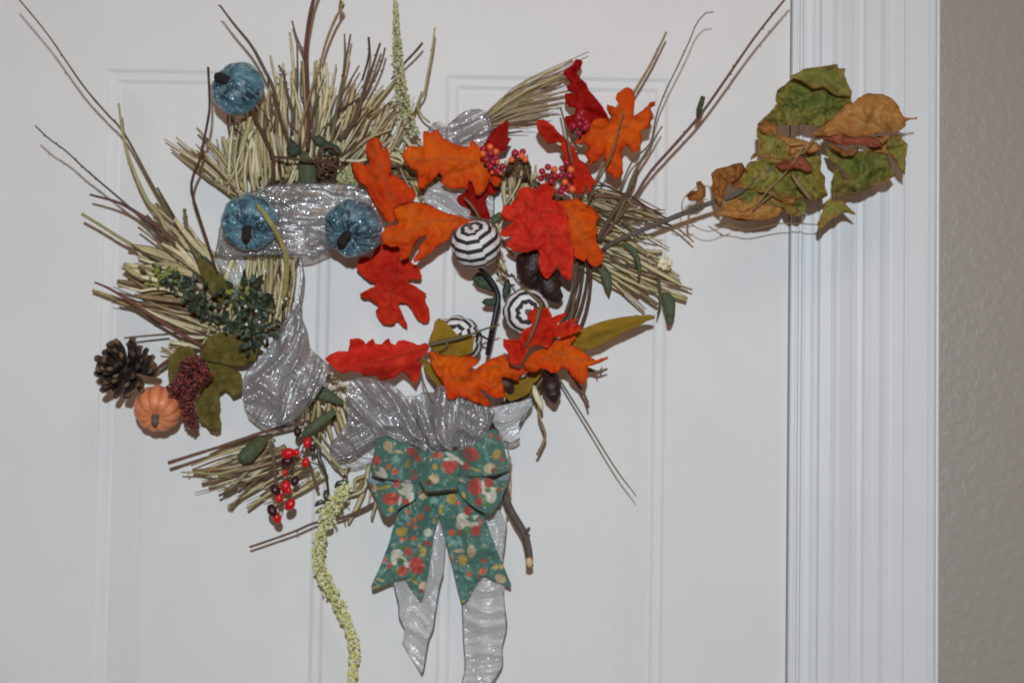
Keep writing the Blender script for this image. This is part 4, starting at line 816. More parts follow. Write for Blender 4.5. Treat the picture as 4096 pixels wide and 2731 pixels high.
dl('E','-60,1390 80,1310 180,1250 300,1230 390,1270 370,1320 280,1360 240,1420 160,1460 60,1466 -100,1445 -240,1430 -300,1400 -180,1360',80,TDRY,'-280,1400 60,1390 370,1280',amp=9)
dl('I','2140,320 2220,290 2300,300 2340,260 2420,240 2500,300 2520,420 2440,470 2340,500 2250,500 2160,470 2100,430',72,TDRY,'2120,420 2300,400 2500,330',amp=9)
dl('E','720,1290 790,1290 840,1350 910,1410 900,1422 840,1392 790,1402 740,1432 690,1452 640,1502 590,1560 578,1490 620,1400 640,1310 690,1270',76,GDRY2,'730,1290 700,1400 600,1530')
dl('E','480,850 520,770 590,800 605,850 510,892',100,TDRY,'500,870 590,800',amp=4)
dl('E','660,800 740,820 830,880 930,820 935,870 880,912 800,892 720,862',94,BDRY,'670,810 820,890 930,840',amp=5)
dl('E','1060,760 1140,750 1230,710 1180,790 1120,820',92,TDRY,'1060,770 1220,720',amp=4)
dl('E','200,720 300,740 420,760 520,800 560,860 480,900 380,900 280,880 210,820',74,TDRY,'220,760 380,830 520,870',amp=9)
dl('E','640,840 760,860 860,900 960,900 900,980 820,960 740,980 680,940',70,GDRY2,'650,860 780,920 920,920',amp=9)
dl('E','-60,1180 80,1210 220,1240 320,1300 280,1360 180,1330 60,1340 -60,1310 -120,1240',72,GDRY,'-100,1220 100,1270 300,1320',amp=9)
dl('E','1000,760 1120,740 1230,760 1250,860 1180,900 1080,880 1010,840',76,TDRY,'1010,790 1120,820 1220,860',amp=8)
dl('E','60,640 160,600 230,660 240,720 170,740 100,720',92,BDRY,'70,650 160,670 230,720',amp=6)
dl('I','2200,60 2290,20 2340,80 2330,170 2260,230 2200,200 2170,130',80,BDRY,'2200,90 2270,130 2320,120',amp=9)
dl('E','330,1330 420,1290 500,1320 470,1400 400,1430 340,1410',74,GDRY,'340,1350 420,1360 480,1350',amp=8)
for pth,r in ((c('E','340,790,100 470,790,100 430,880,102 300,1060,100 160,1200,92 60,1330,86'),4),(c('E','360,1060,94 400,1130,98 450,1190,98 530,1290,94'),9),
              (c('I','1770,410,74 1775,330,80 1830,260,84 1930,200,84 2010,210,84'),2.2),(c('I','1820,500,70 1900,560,66 2000,590,64 2100,560,64 2200,520,66'),2),
              (c('I','1690,545,50 1760,560,54 1880,540,58'),2.2),(c('I','2100,540,62 2250,560,62 2352,575,62')+c('E','280,1490,64 580,1500,64'),2.4),
              (c('I','2010,440,80 2060,470,82 2130,520,78'),3),(c('I','1830,430,74 1825,480,76 1830,520,76'),5),(c('E','200,1230,92 120,1300,90 20,1380,86'),3.4),(c('E','560,760,104 480,860,104 420,900,102'),4)):
    tube('leaf_stalk',pth,r,TSTEM,br,sides=5)
# ---------------------------------------------------------------- pumpkins, cone, berries, seed heads
def axis_frame(ax):
    a=Vector(ax).normalized(); u=a.cross(Vector((0,0,1)));
    if u.length<1e-3: u=Vector((1,0,0))
    u.normalize(); return a,u,a.cross(u)
def view_axis(dx,dy,toward):
    """Axis from picture offsets: dx right, dy down, toward the camera."""
    return (rgt2*dx-upv2*dy-fwd*toward).normalized()
def pumpkin(name,label,cat,group,xy,d,rpx,ax,ribs,depth,mat,stem_mat,squash=.8,dim=.22,wr=0,seed=0,sq=(1,1),stem=None,stripe=None,zig=1,nth=96,nph=40):
    cx,cy=xy; ctr=P(cx,cy,d); R=rpx*mpp(d); a,u,w=axis_frame(ax)
    t=empty(name,ctr-Vector((0,0,R*.9)),label,cat,group)
    V=[];Fc=[];lat=[];gr=[];svv=[]
    for i in range(nph+1):
        ph=math.pi*i/nph
        for k in range(nth):
            th=2*math.pi*k/nth
            rb=abs(math.sin(ribs*th/2+seed)); g=(1-rb)**2
            rho=math.sin(ph)**.85*(1-depth*(1-rb)**1.4*math.sin(ph)**.5)
            z=squash*math.cos(ph)
            z-=math.copysign(1,math.cos(ph))*dim*math.exp(-(math.sin(ph)/.42)**2)
            p=Vector((rho*math.cos(th),rho*math.sin(th),z))
            if wr: 
                q=mnoise.noise(Vector((math.cos(th)*2.4,math.sin(th)*2.4,z*1.5+seed*5)))*.6+mnoise.noise(Vector((math.cos(th)*8,math.sin(th)*8,ph*1.2+seed*3)))*.55
                p*=1+wr*q
            V.append(ctr+(u*p.x+w*p.y+a*p.z)*R)
            sg=int((ribs*th/2+seed)/math.pi)
            svv.append((math.cos(th)*3.2,math.sin(th)*3.2,ph*.9+seed*9)); lat.append((stripe or 0)*(ph/math.pi)+zig*(.20*math.sin(sg*2.4+seed)+.10*math.sin(sg*5.1))+.16*(rb-.7))
            gr.append(g)
    for i in range(nph):
        for k in range(nth): Fc.append((i*nth+k,i*nth+(k+1)%nth,(i+1)*nth+(k+1)%nth,(i+1)*nth+k))
    V=np.array(V)
    a1,b1,c1=V[Fc[nth*5][0]],V[Fc[nth*5][1]],V[Fc[nth*5][2]]
    if np.dot(np.cross(b1-a1,c1-a1),(a1-np.array(ctr)))<0: Fc=[f[::-1] for f in Fc]
    bo=mk('body',V,Fc,mat,t,attrs={'lat':lat,'groove':gr})
    at=bo.data.attributes.new('sv','FLOAT_VECTOR','POINT'); at.data.foreach_set('vector',np.asarray(svv,np.float32).ravel())
    if stem:
        l,r0,r1,bx,by=stem; base=ctr+a*R*(squash-dim)*.8
        V=[];Fc=[];ns=10;m=9
        for i in range(ns):
            s=i/(ns-1); p=base+a*l*R*s+(rgt2*bx-upv2*by)*R*s*s; rr=(r0+(r1-r0)*s)*R*(1+(.35*(1-s)**4)+(.25 if i==ns-2 else 0))
            for k in range(m):
                th=2*math.pi*k/m; q=rr*(1+.18*math.cos(3*th+s*2)); V.append(p+(u*math.cos(th)+w*math.sin(th))*q)
        for i in range(ns-1):
            for k in range(m): Fc.append((i*m+k,i*m+(k+1)%m,(i+1)*m+(k+1)%m,(i+1)*m+k))
        Fc.append(tuple((ns-1)*m+k for k in range(m)))
        mk('stem',V,Fc,stem_mat,t)
    return t
BG='blue velvet pumpkins on the wreath'
def cp(t,x,y): return c(t,'%f,%f'%(x,y))[0]
pumpkin('velvet_pumpkin','blue crushed velvet pumpkin standing alone at the upper left of the wreath','pumpkin',BG,cp('A',2032,760),80,110,view_axis(-.58,-.40,.74),9,.055,VELVET,STEMD,.86,.30,.055,1.0,stem=(.34,.17,.16,-.22,-.08))
pumpkin('velvet_pumpkin','blue velvet pumpkin on the left of the silver band, crossed by a grass leaf','pumpkin',BG,cp('G',315,515),78,116,view_axis(0,.40,.9),9,.055,VELVET,STEMD,.84,.32,.055,2.0,stem=(.30,.17,.13,-.02,.36))
pumpkin('velvet_pumpkin','darker blue velvet pumpkin on the right of the silver band, beside orange leaves','pumpkin',BG,cp('G',1205,565),78,120,view_axis(-.28,.42,.86),7,.07,VELVETD,STEMD,.82,.30,.065,3.3,stem=(.34,.16,.15,-.14,.26))
SG='black and white striped cloth pumpkins'
pumpkin('striped_pumpkin','black and white striped pumpkin between orange and red leaves in the middle','pumpkin',SG,cp('H',1186,1130),84,100,view_axis(-.22,-.78,.58),8,.08,STRIPE,GSTEM,.92,.16,.02,.4,stem=(.42,.10,.06,-.12,0),stripe=7.2,zig=.45)
pumpkin('striped_pumpkin','black and white striped pumpkin with its rings facing out, behind a red leaf','pumpkin',SG,cp('K',866,206),74,96,view_axis(.06,.05,1),9,.07,STRIPE,GSTEM,.9,.16,.02,1.4,stem=(.22,.16,.12,.05,0),stripe=6.6,zig=.3)
pumpkin('striped_pumpkin','lowest black and white striped pumpkin, mostly hidden by an olive leaf','pumpkin',SG,cp('J',1240,560),54,101,view_axis(-.2,-.2,.95),9,.08,STRIPE,GSTEM,.9,.16,.02,2.2,stem=(.2,.10,.06,0,0),stripe=7.2)
pumpkin('small_pumpkin','small orange painted pumpkin beside the russet sorghum head','pumpkin',None,cp('L',710,925),56,97,view_axis(.02,.50,.86),11,.11,PUMPK,GSTEM,.84,.24,.0,.6,stem=(.42,.17,.12,.0,.16))

def pinecone(label,xy,d,rpx,ax,n=64):
    ctr=P(*xy,d); R=rpx*mpp(d); a,u,w=axis_frame(ax)
    t=empty('pine_cone',ctr-Vector((0,0,R)),label,'pine cone')
    V=[];Fc=[];m=10
    for i in range(9):
        s=i/8
        for k in range(m):
            th=2*math.pi*k/m; rr=R*.34*math.sin(math.pi*(.08+.84*s)); V.append(ctr+(u*math.cos(th)+w*math.sin(th))*rr+a*R*(1.0*s-.55))
    for i in range(8):
        for k in range(m): Fc.append((i*m+k,i*m+(k+1)%m,(i+1)*m+(k+1)%m,(i+1)*m+k))
    Fc.append(tuple(8*m+k for k in range(m)))
    mk('core',V,Fc,CONE,t,attrs={'tipv':[0]*len(V)})
    me=None
    # one scale, length along +X, width along Y
    sv=[];sf=[];tv=[];nu=7;nw=5
    for i in range(nu):
        s=i/(nu-1); wd=(.10+.20*math.sin(s*math.pi*.62))*(1 if s<.9 else .86); th=.035+.05*s
        for side in (1,-1):
            for k in range(nw):
                q=-1+2*k/(nw-1); x=s*(1-.07*q*q); y=q*wd*.5; z=side*th*(1-.7*q*q)+.10*s*s+.08*(s>.8)
                sv.append((x,y,z)); tv.append(s if abs(q)<.8 else max(s,.75*s+.2))
    for i in range(nu-1):
        for side in (0,1):
            for k in range(nw-1):
                b=i*2*nw+side*nw+k; e=b+2*nw; f=(b,e,e+1,b+1); sf.append(f if side==0 else f[::-1])
        for k in (0,nw-1):
            b=i*2*nw+k; f=(b,b+nw,b+3*nw,b+2*nw); sf.append(f if k==0 else f[::-1])
    e=(nu-1)*2*nw
    for k in range(nw-1): sf.append((e+k,e+nw+k,e+nw+k+1,e+k+1))
    me=bpy.data.meshes.new('scale'); me.from_pydata(sv,[],sf); me.shade_smooth(); me.materials.append(CONE)
    at=me.attributes.new('tipv','FLOAT','POINT'); at.data.foreach_set('value',np.asarray(tv,np.float32))
    ga=math.pi*(3-math.sqrt(5))
    for i in range(n):
        s=(i+.5)/n; th=i*ga+random.uniform(-.22,.22)
        lift=math.radians(66-84*s**.8+random.uniform(-12,12))                 # tip scales point along the axis, lower ones out and back
        rad=(u*math.cos(th)+w*math.sin(th))
        x=(rad*math.cos(lift)+a*math.sin(lift)).normalized(); y=a.cross(rad).normalized(); z=x.cross(y)*-1
        z=-z if z.dot(a)<0 else z
        L=R*(.46+.46*math.sin(math.pi*min(1,s*.62+.18)))*random.uniform(.82,1.12)
        pos=ctr+rad*R*(.05+.22*math.sqrt(s))+a*R*(.42-.78*s)
        o=bpy.data.objects.new('scale',me); COL.objects.link(o); o.parent=t
        rot=Matrix(((x.x,y.x,z.x),(x.y,y.y,z.y),(x.z,y.z,z.z))).to_4x4()
        o.matrix_basis=Matrix.Translation(pos-t.location)@rot@Matrix.Diagonal((L,L*1.05,L,1))
    return t
pinecone('dark open pine cone with tan scale tips at the lower left',cp('L',438,590),62,114,view_axis(-.42,-.36,1))
tube('twig_piece',c('L','640,640,30 740,560,34 830,500,36'),[6,9,9],RBARK,wreath,sides=6,bump=.2)
tube('twig_piece',c('L','420,325,40 600,308,36 800,292,32'),[4,4.5,5],OSTEM,wreath,sides=5)

# a small rounded bead used for seeds and florets
def bead_geo(r,nu=5,nvv=4):
    V=[(0,0,r)];Fc=[]
    for i in range(1,nvv):
        ph=math.pi*i/nvv
        for k in range(nu): V.append((r*math.sin(ph)*math.cos(2*math.pi*k/nu),r*math.sin(ph)*math.sin(2*math.pi*k/nu),r*math.cos(ph)))
    V.append((0,0,-r)); e=len(V)-1
    for k in range(nu): Fc.append((0,1+k,1+(k+1)%nu)); Fc.append((e,e-1-k,e-1-(k+1)%nu))
    for i in range(nvv-2):
        for k in range(nu):
            a=1+i*nu; Fc.append((a+k,a+nu+k,a+nu+(k+1)%nu,a+(k+1)%nu))
    return np.array(V),Fc
BV,BF=bead_geo(1)
def rrot():
    q=RNG.normal(size=4); q/=np.linalg.norm(q); w,x,y,z=q
    return np.array([[1-2*(y*y+z*z),2*(x*y-z*w),2*(x*z+y*w)],[2*(x*y+z*w),1-2*(x*x+z*z),2*(y*z-x*w)],[2*(x*z-y*w),2*(y*z+x*w),1-2*(x*x+y*y)]])
def seed_mass(poly,d,bulge,n,rpx,mat,name,parent,sq=.7):
    p=np.array([(q[0],q[1]) for q in poly]); lo,hi=p.min(0),p.max(0); mbm=MB(); cnt=0
    while cnt<n:
        q=RNG.uniform(lo,hi,(1,2))
        if not inside(q,p)[0]: continue
        e=segdist(q,p,True)[0]; dd=d+bulge*math.sqrt(min(1,e/26))*random.uniform(.35,1.0)
        r=rpx*random.uniform(.6,1.3)*mpp(dd)
        mbm.add((BV*np.array([1,sq,1])*r)@rrot().T+PA(q,dd),BF,random.random()); cnt+=1
    o=mbm.build(name,mat,parent); o['kind']='stuff'; return o
so=empty('sorghum_head',cp3:=P(*cp('L',1010,560),40),'russet glittery sorghum head drooping over the small orange pumpkin','sorghum')
seed_mass(c('L','900,520 1000,480 1080,490 1150,590 1180,660 1100,730 1060,790 1005,860 1045,1000 1045,1100 1010,1115 935,1060 895,940 870,855 825,850 800,910 780,890 765,780 780,740 860,680 885,600'),58,26,1500,5.4,SORG,'seeds',so)
tube('stalk',c('L','1040,440,46 1010,560,60 960,720,66 980,900,68 1020,1080,66'),[4,4,4,3,2],RBARK,so)

def sphere_mesh(name,mat,nu=12,nvv=8,sx=1.0,flat=None):
    V,Fc=bead_geo(1,nu,nvv); V=V.copy(); V[:,2]*=sx
    me=bpy.data.meshes.new(name); me.from_pydata(V.tolist(),[],Fc); me.shade_smooth(); me.materials.append(mat); return me
MBC,MBO=sphere_mesh('berry',BCRIM),sphere_mesh('berry',BORANGE)
def cluster(label,tg,spec,d,root,rd=12):
    pts=[]
    for w in spec.split():
        q=w.split(','); x,y=cp(tg,float(q[0]),float(q[1])); pts.append((x,y,q[2],float(q[3]) if len(q)>3 else 28))
    rx,ry=cp(tg,*root); t=empty('berry_sprig',P(rx,ry,d-10),label,'berries','berry sprigs on the right of the wreath')
    for k,(x,y,cl,r) in enumerate(pts):
        dd=d+random.uniform(-rd,rd)+(4 if cl=='o' else 0); o=bpy.data.objects.new('berry',MBO if cl=='o' else MBC); COL.objects.link(o); o.parent=t
        o.location=P(x,y,dd)-t.location; s=r/2.1382*mpp(dd)*1.05; o.scale=(s,s,s); o.rotation_euler=(k,k*2,0)
        tube('stalk',[(rx+random.uniform(-8,8),ry+random.uniform(-8,8),d-10),((x+rx)/2,(y+ry)/2,d-6),(x,y,dd)],[2.2,1.6],OSTEM,t,sides=4,n=5)
    return t
cluster('berry cluster at the tip of the orange leaf, mixed crimson and orange','H','1305,297,o 1355,337,o 1243,355,o 1310,352,r 1248,312,r 1273,405,r 1355,388,r 1362,420,o 1308,460,r 1410,462,r 1370,500,r,32 1322,512,o,18 1330,425,r 1395,520,o,16 1290,330,r,20',84,(1340,440))
cluster('small berry cluster of five beside the straw, two crimson and three orange','H','1520,350,r,33 1584,338,r 1576,374,o 1490,405,o,26 1606,404,o,26',70,(1540,410),8)
cluster('largest berry cluster, above the big red maple shaped leaf','H','1750,505,r 1800,468,r 1855,487,o 1962,430,r 1920,482,r 1996,490,o,31 1740,565,r 1800,550,r,30 1860,542,r 1882,562,o,20 1912,540,r 1828,590,r 1945,597,o 1990,540,r 1930,640,r 2006,656,o,31 1914,676,r 1765,535,r,22 1975,625,r 1840,520,r,22 1965,665,r,22',88,(1890,580))
cluster('crimson berry bunch high on the right, below the tall red leaf','C','1340,972,r 1318,1010,r 1376,1050,r 1325,1062,r 1273,1082,r 1366,1097,r 1318,1140,r,22 1386,1080,r 1350,1020,r,20 1300,1100,r,20',88,(1270,1190),6)
tube('berry_stalk',c('H','1600,420,56 1640,560,58 1690,660,56'),[4,5,4],OSTEM,wreath,sides=5)
# rose hips
HR,HD=sphere_mesh('rose_hip',BRED,12,8,1.4),sphere_mesh('dark_hip',BDARK,12,8,1.35)
hs=empty('rose_hip_sprig',P(*cp('M',1290,470),50),'hanging sprig of red and near black rose hips at the lower left','rose hips')
tube('stem',c('M','1330,470,52 1290,580,56 1240,700,58 1190,830,60 1140,960,60 1120,1120,58 1090,1200,56'),[3.4,3.4,3.2,3,3,2.6,2.2],WOODY,hs,bump=.2)
for x,y,r,cl,rot in ((1345,578,36,'r',.15),(1332,745,34,'r',.1),(1178,668,46,'r',1.2),(1175,735,44,'d',1.3),(1160,955,44,'r',.1),(1105,1048,34,'r',-.2),(1198,1108,42,'r',.6),(1085,1218,40,'r',-.3),(1262,486,34,'d',0),(1240,905,36,'d',.25),(1072,984,42,'d',-.7),(1045,1158,44,'d',-.5),(1390,620,26,'d',.3),(1255,665,26,'r',.2),(1152,835,24,'r',0),(1185,985,28,'r',.2)):
    px,py=cp('M',x,y); dd=64+random.uniform(-4,6); o=bpy.data.objects.new('rose_hip' if cl=='r' else 'dark_hip',HR if cl=='r' else HD); COL.objects.link(o); o.parent=hs
    s=r/2.1382*mpp(dd)*.98; o.location=P(px,py,dd)-hs.location; o.scale=(s,s,s); o.rotation_euler=(random.uniform(-.2,.2),rot,0)
    qx=min(max(1330-(y-470)*.33,1090),1330); jx,jy=cp('M',qx,y-40); tube('stalk',[(jx,jy,57),((jx+px)/2,(jy+py)/2-4,61),(px,py,dd)],[1.8,1.6],WOODY,hs,sides=4,n=5)

# flower spikes made of many florets
def spike(name,label,path,rads,n,rpx,mat,cat,stemmat,droop=0):
    q=catmull(path,90); rr=np.interp(np.linspace(0,1,90),np.linspace(0,1,len(rads)),rads)
    t=empty(name,P(*q[-1]),label,cat); tube('stalk',path,np.maximum(rr*.45,1.5),stemmat,t,n=50)
    m=MB()
    for k in range(n):
        i=random.random()*88; j=int(i); f=i-j; p=q[j]*(1-f)+q[j+1]*f; r=rr[j]
        tg=(q[j+1]-q[j])[:2]; tg/=np.linalg.norm(tg)+1e-9; nr=np.array([-tg[1],tg[0]])
        a=random.uniform(0,2*math.pi); s=r*random.uniform(.72,1.05)
        lump=1+.30*math.sin(i*1.9+math.sin(i*.7)*2)+(.5 if random.random()<.05 else 0)
        xy=p[:2]+nr*math.cos(a)*s*lump; dd=p[2]+math.sin(a)*s*mpp(60)*1000*lump
        R=rpx*random.uniform(.6,1.35)*mpp(dd)
        m.add((BV*np.array([1,.55,1.25])*R)@rrot().T+PA([xy],dd),BF,random.random())
    o=m.build('florets',mat,t); o['kind']='stuff'; return t
spike('flower_spike','tall pale green flower spike standing upright above the orange leaves',c('B','1885,10,60 1890,200,58 1900,400,54 1918,600,50 1935,760,48 1960,900,46 2000,1030,44 2060,1180,42'),[4,8,12,16,19,21,18,20],1050,5.2,LICH,'flower spike',OSTEM)
spike('flower_tail','long yellow green flower tail hanging below the wreath and out of the picture',c('M','1690,930,56 1650,990,56 1590,1090,54 1500,1210,50')+c('O','470,140,48 400,270,46 375,400,44 372,520,42 395,630,40 460,740,38 530,870,36 600,1020,34 655,1160,34 678,1290,34 668,1420,34 655,1600,34 650,1760,34'),[18,26,29,25,23,20,19,20,22,20,18,17,17,16,15,14,13,13],2500,5.6,AMAR,'flower tail',YSTEM)
tube('bract',c('M','1690,905,58 1600,930,60 1580,960,58'),[6,14,4],THYME,bpy.data.objects['flower_tail'],sides=6,flat=.4)
tube('bract',c('M','1500,1090,54 1450,1085,56 1410,1120,54'),[5,13,4],THYME,bpy.data.objects['flower_tail'],sides=6,flat=.4)
tube('bract',c('M','1500,980,54 1505,1040,56 1530,1080,54'),[5,14,6],THYME,bpy.data.objects['flower_tail'],sides=6,flat=.4)
tube('green_stem',c('M','1420,500,54 1450,600,56 1440,690,56 1500,830,56 1520,960,54 1530,1060,52'),[8,6,9,6,5,4],THYME,bpy.data.objects['flower_tail'],sides=6)
tube('green_stem',c('M','1360,680,50 1450,720,52 1510,860,52'),[3,4,4],THYME,bpy.data.objects['flower_tail'],sides=5)

# small leaved green sprig on the left
def small_leaf_mesh(name,mat):
    V=[];Fc=[];nu=6
    for i in range(nu):
        s=i/(nu-1); w=.30*math.sin(math.pi*(.06+.90*s**.8)); zz=.12*math.sin(s*3)
        V+=[(s,-w,zz+.10),(s,0,zz),(s,w,zz+.10)]
    n=len(V); V+=[(x,y,z-.05) for x,y,z in V]
    for i in range(nu-1):
        for k in range(2):
            a=i*3+k; Fc.append((a,a+3,a+4,a+1)); Fc.append((n+a,n+a+1,n+a+4,n+a+3))
    me=bpy.data.meshes.new(name); me.from_pydata(V,[],Fc); me.shade_smooth(); me.materials.append(mat); return me
LM,LY=small_leaf_mesh('small_leaf',THYME),small_leaf_mesh('small_leaf',LIME)
ts=empty('green_sprig',P(*cp('F',1300,1200),44),'sprig of small glossy green leaves with yellow tips on the left','sprig')
def place_small(me,x,y,d,rpx,ang,tilt):
    o=bpy.data.objects.new('small_leaf',me); COL.objects.link(o); o.parent=ts
    o.location=P(x,y,d)-ts.location; s=rpx*mpp(d); o.scale=(s,s,s)
    X=(rgt2*math.cos(ang)-upv2*math.sin(ang)); Zv=(-fwd+rgt2*tilt[0]+upv2*tilt[1]).normalized(); Y=Zv.cross(X).normalized(); X=Y.cross(Zv)
    M=Matrix(((X.x,Y.x,Zv.x),(X.y,Y.y,Zv.y),(X.z,Y.z,Zv.z))).to_4x4(); o.matrix_basis=Matrix.Translation(o.location)@M@Matrix.Scale(s,4)
def sprig(path,n,spread,rpx,me,d=54):
    q=catmull(c('F',path),30); tube('stem',[(a[0],a[1],d-8) for a in q[::4]],3,OSTEM,ts,sides=5)
    for k in range(n):
        i=random.randint(0,29); a=random.uniform(0,6.28)
        place_small(me,q[i][0]+math.cos(a)*random.uniform(0,spread),q[i][1]+math.sin(a)*random.uniform(0,spread),d+random.uniform(-8,12),rpx*random.uniform(.7,1.15),a,(random.uniform(-.7,.7),random.uniform(-.7,.7)))
sprig('900,960 1020,1010 1120,1080 1240,1150 1320,1240',46,36,36,LM,52)
sprig('850,1030 920,960 1000,940 1080,960',30,28,26,LY,54)
sprig('1240,1030 1300,1130 1300,1250 1420,1300 1500,1380',28,32,36,LM,48)
sprig('1600,1080 1720,1130 1760,1230 1700,1330 1720,1440 1760,1530',110,68,38,LM,62)
sprig('1620,1230 1800,1260 1880,1300',18,42,31,LM,62)
sprig('1560,1150 1620,1120 1700,1110',10,30,30,LY,64)
for x,y in ((1690,1125),(1790,1365),(1680,1385),(1765,1270),(1670,1230),(1840,930),(2030,1055),(2020,1165),(1985,1195)):
    px,py=cp('F',x,y); o=bpy.data.objects.new('white_seed',sphere_mesh('white_seed',WHITEB,8,6) if 'ws' not in globals() else ws); ws=o.data; COL.objects.link(o); o.parent=ts
    o.location=P(px,py,72)-ts.location; s=6*mpp(70); o.scale=(s,s*1.1,s)

# pods, black stem, curl of bark and the cream flower
def pod(label,tg,path,rad,flat=.7):
    t=empty('seed_pod',P(*c(tg,path)[0]),label,'seed pod','dark seed pods on the right')
    tube('shell',c(tg,path),rad,POD,t,sides=12,flat=flat,n=22,bump=.12,seed=len(label)); return t
pod('dark glossy seed pod hanging under the lower right orange leaf','K','1060,720,56 1070,780,58 1085,850,60 1100,930,60 1110,990,58',[20,34,38,30,8])
pod('long dark seed pod behind the large red maple shaped leaf','H','1700,1180,46 1680,1280,46 1640,1380,44 1620,1470,42',[40,46,44,24])
pod('knobbly dark seed pod below the tips of the red maple shaped leaf','H','1840,1340,50 1800,1430,52 1830,1520,50 1900,1600,44',[38,48,46,20])
pod('broad dark red pod half covered by the large red leaf','H','1600,1200,40 1640,1290,42 1700,1400,42 1780,1470,38',[36,58,60,30],.5)
pod('small dark seed pod tip behind the lower orange leaf','J','1620,900,50 1680,960,50 1700,1010,48',[22,28,10])
bs=empty('black_stem',P(*cp('J',1480,0),60),'curved black covered wire stem rising through the lower right','stem')
tube('stem',c('J','1420,-60,52 1490,0,58 1555,90,60 1588,190,62 1570,300,62 1545,420,62 1525,520,60 1495,680,52'),[7,10,11,12,11,11,11,9],BLACK,bs,sides=9,n=40)
tube('stem_band',c('J','1598,70,58 1590,190,63')[:0]+c('J','1380,455,70 1460,530,72 1540,560,66'),[3,5,3],BLACK,bs,sides=6)
st=empty('leaf_stalk',P(*cp('J',1000,590),88),'straight olive stalk joining the level red leaf to the lower right leaves','stalk','leaf stalks among the decorations')
tube('stem',c('J','995,600,90 1100,570,92 1200,550,94 1350,510,96 1480,460,96 1600,425,92'),[8,9,8,5,4,3.4],OSTEM,st)
tube('side_stalk',c('J','1150,570,92 1140,620,92 1085,660,86'),[6,5,3.5],OSTEM,st)
s2=empty('leaf_stalk',P(*cp('K',860,0),96),'thin olive stalk crossing the ringed striped pumpkin','stalk','leaf stalks among the decorations')
tube('stem',c('J','1700,-10,78 1760,70,88 1840,140,96 1900,190,100 1960,250,104')+c('K','975,200,112 945,320,116 890,450,114 850,520,110'),[4,5,5,6,9,8,6,4,3],OSTEM,s2)
s3=empty('leaf_stalk',P(*cp('I',420,1000),50),'reddish stalk meeting the olive stalk above the ringed pumpkin','stalk','leaf stalks among the decorations')
tube('stem',c('I','180,870,56 240,930,58 300,975,60 340,970,62'),[5,6,6,4],RBARK,s3)
s4=empty('leaf_stalk',P(*cp('C',1290,1240),60),'brown leaf stalk joining the highest orange leaf to the wreath','stalk','leaf stalks among the decorations')
tube('stem',c('C','1160,925,60 1200,1080,84 1230,1260,90 1245,1180,92')[:3]+c('C','1260,1420,80'),[3.5,4,5,4],OSTEM,s4)
s5=empty('leaf_stalk',P(*cp('H',1100,760),60),'olive stalk over the shaded red leaf by the first striped pumpkin','stalk','leaf stalks among the decorations')
tube('stem',c('H','1085,730,62 1150,800,64 1200,880,62 1230,920,58'),[4,5,5,4],OSTEM,s5)
s6=empty('leaf_stalk',P(*cp('J',935,830),70),'thin pale stalk hanging over the lower silver ribbon','stalk','leaf stalks among the decorations')
tube('stem',c('J','925,790,70 945,900,76 985,1010,80 1030,1090,80'),[2.4,3.4,3.6,3],OSTEM,s6)
bc=empty('bark_curl',P(*cp('H',1545,500),40),'dark curled bark scrap below the small berry cluster','bark')
tube('curl',c('H','1460,520,44 1480,450,52 1540,415,56 1610,430,54 1630,500,50 1600,560,46'),[14,16,17,16,14,10],DBARK,bc,sides=8,flat=.5,bump=.2)
cf=empty('dried_flower',P(*cp('I',1600,870),40),'cream dried flower in the right straw bristle','flower')
for k in range(14):
    a=-.4+k*.22; x,y=1590+random.uniform(-40,50),860+random.uniform(-40,40)
    sheet('petal',c('I','%f,%f %f,%f %f,%f %f,%f %f,%f'%(x,y,x+20,y-22,x+52,y-14,x+50,y+24,x+14,y+26)),44+random.uniform(-6,10),CREAM,cf,sp=6,jag=.4,amp=5,nsc=20,seed=k)
blade=sheet('dry_grass_leaf',c('G','365,335 400,360 470,440 540,540 590,640 640,760 660,860 655,980 640,1100 610,1180 590,1160 605,1040 612,900 600,780 560,660 500,560 440,470 385,390'),lambda xy: 112-30*np.clip((xy[:,1]-900)/250,0,1),m_leaf('pale_olive_blade',alb(148,140,88),alb(132,124,76),alb(164,154,104),alb(120,110,66),edge=alb(120,112,70)),None,mid=c('G','380,350 540,560 630,780 645,1000 600,1170'),nv=0,fold=9,amp=2,jag=.4,seed=41)
tag(blade,'flat pale olive grass leaf curving across the left blue pumpkin','grass leaf')
# pale lichen tufts by the curled tendril
lm=empty('lichen_tuft',P(*cp('B',1440,1480),36),'pale green lichen tuft beside the curled tendril','lichen')
seed_mass(c('H','20,480 120,460 200,560 240,620 140,640 40,620 -20,560'),30,16,420,6,LICH,'lichen',lm)
